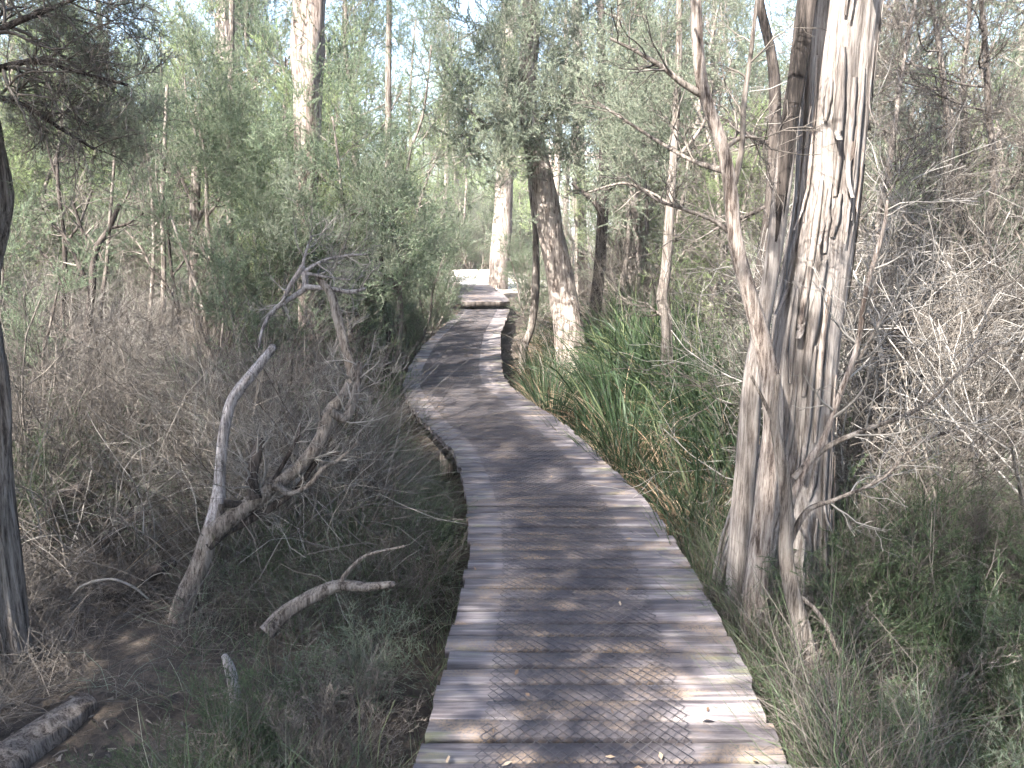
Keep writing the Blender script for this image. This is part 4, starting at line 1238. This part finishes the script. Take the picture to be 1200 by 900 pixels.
# ------------------------------------------------------------------ ground cover nobody could count
def stems(n, region, L, w, mats, name, seed, lean=.8, zr=(0, .1), K=4, curl=.25, flat=0.0):
    """thin curved stalks; region(g, n) -> x, y"""
    g = np.random.default_rng(seed)
    x, y = region(g, n)
    pat = vnoise(x * 1.3 + 60, y * 1.3 + 60, 21) * .65 + vnoise(x * 3.7 + 60, y * 3.7 + 60, 22) * .35
    k = pat > .22 + .35 * g.random(len(x))          # patchy: mounds and hollows
    x, y, pat = x[k], y[k], pat[k]
    n = len(x)
    z = gz(x, y) + g.uniform(*zr, n) * np.clip(pat * 2.2 - .3, .1, 1.2)
    base = np.stack([x, y, z], 1)
    a = g.random(n) * 2 * pi
    d = unit(np.stack([np.cos(a), np.sin(a), np.zeros(n)], 1) * (lean * (.2 + g.random((n, 1)))) + np.array([0, 0, 1.0 - flat]) + .1 * g.normal(size=(n, 3)))
    Ls = L * (.4 + .9 * g.random(n) ** 1.4) * (.45 + pat)
    pts = [base]
    for k in range(1, K):
        d = unit(d + curl * g.normal(size=d.shape) + np.array([0, 0, -curl * .6]))
        pts.append(pts[-1] + d * (Ls / (K - 1))[:, None])
    P = np.stack(pts, 1)
    Wd = (w * (.6 + .9 * g.random(n)))[:, None] * np.linspace(1, .35, K)[None]
    geo = Geo()
    v, q = ribbon_geo(P, Wd, perp(unit(P[:, -1] - P[:, 0]), g))
    geo.add(v, q)
    return tag(link(name, geo.mesh(name, mats)), kind='stuff')


def band(xr, yr, lo, hi, power=1.0):
    def f(g, n):
        x = g.uniform(*xr, n * 3); y = yr[0] + (yr[1] - yr[0]) * g.random(n * 3) ** power
        o = off_deck(x, y)
        k = (o > lo) & (o < hi) & ~((lo > .03) & (x < -1.15) & (x > -2.1) & (y < 3.3)) & (np.abs(pxx(x, np.maximum(y, .5)) - 600) < 900)
        return x[k][:n], y[k][:n]
    return f


stems(60000, band((-9, -0.3), (5.2, 13), .45, 9, 1.4), .55, .0030, [M['twig']], 'dead_brush', 401, 1.2, (0, .45), 4, .35)
stems(34000, band((-5, -0.3), (2.4, 5.4), .3, 5, .8), .42, .0024, [M['twig']], 'dead_brush', 410, 1.4, (0, .12), 4, .35)
stems(30000, band((-9, -0.3), (5.2, 14), .5, 9, 1.4), .7, .0026, [M['twig_grey']], 'dead_brush', 402, .9, (0, .4), 4, .28)
stems(9000, band((-4, 0), (2.2, 9), .06, 1.6, 1.3), .36, .0026, [M['leaf_grey']], 'wispy_grass', 411, 1.0, (0, .2), 4, .3)
stems(12000, band((-4, 0), (2.2, 9), .06, 1.3, 1.3), .36, .0028, [M['fern_green']], 'wispy_grass', 403, .8, (0, .2), 4, .22)
stems(32000, band((.8, 6), (2.1, 4.7), .10, 4, 1.2), .45, .0024, [M['twig']], 'dead_brush', 404, .9, (0, .45), 4, .3)
stems(24000, band((.8, 6), (2.1, 4.7), .12, 4, 1.2), .5, .0028, [M['fern_green']], 'wispy_grass', 405, .8, (0, .35), 4, .25)
stems(11000, band((.4, 7), (4.4, 15), .06, 5, 1.2), .40, .006, [M['sedge_dead']], 'dead_grass', 406, 1.3, (0, .1), 4, .3)
stems(26000, band((-14, 14), (8, 24), .5, 12, 1.0), .7, .007, [M['twig']], 'dead_brush', 407, 1.0, (0, .5), 4, .3)
stems(2200, band((-3.2, -.7), (4.5, 6.6), .5, 4), 1.15, .0055, [M['twig']], 'dead_canes', 412, 1.1, (0, .5), 7, .16)
stems(1100, band((-3.2, -.7), (4.4, 6.4), .5, 4), 1.0, .0045, [M['twig_grey']], 'dead_canes', 413, 1.2, (0, .5), 7, .18)
stems(90, band((-4.4, -1.6), (4.8, 6.2), .6, 4), 1.1, .009, [M['sedge_dead']], 'fallen_reeds', 408, 2.5, (.25, .5), 6, .08, .75)
stems(30000, band((-9, 9), (2.0, 16), .02, 8, 1.5), .07, .012, [M['leaf_brown']], 'leaf_litter', 409, 3.0, (.005, .03), 3, .2, .95)

# ------------------------------------------------------------------ thin haze, added to imitate veiling glare and pale the distance
m, nt, N, L, out = new_mat('glare_haze')
pv = N.new('ShaderNodeVolumePrincipled')
pv.inputs['Color'].default_value = (0.93, 0.95, 1.0, 1)
pv.inputs['Density'].default_value = HAZE
pv.inputs['Anisotropy'].default_value = 0.0
L.new(pv.outputs[0], out.inputs['Volume'])
hv = [(x, y, z) for z in (-1.8, 17) for x, y in ((-1000, -400), (1000, -400), (1000, 1600), (-1000, 1600))]
hf = np.array([(3, 2, 1, 0), (4, 5, 6, 7), (0, 1, 5, 4), (1, 2, 6, 5), (2, 3, 7, 6), (3, 0, 4, 7)])
tag(link('haze', make_mesh('haze', hv, [(hf, 0)], [m])), kind='stuff')
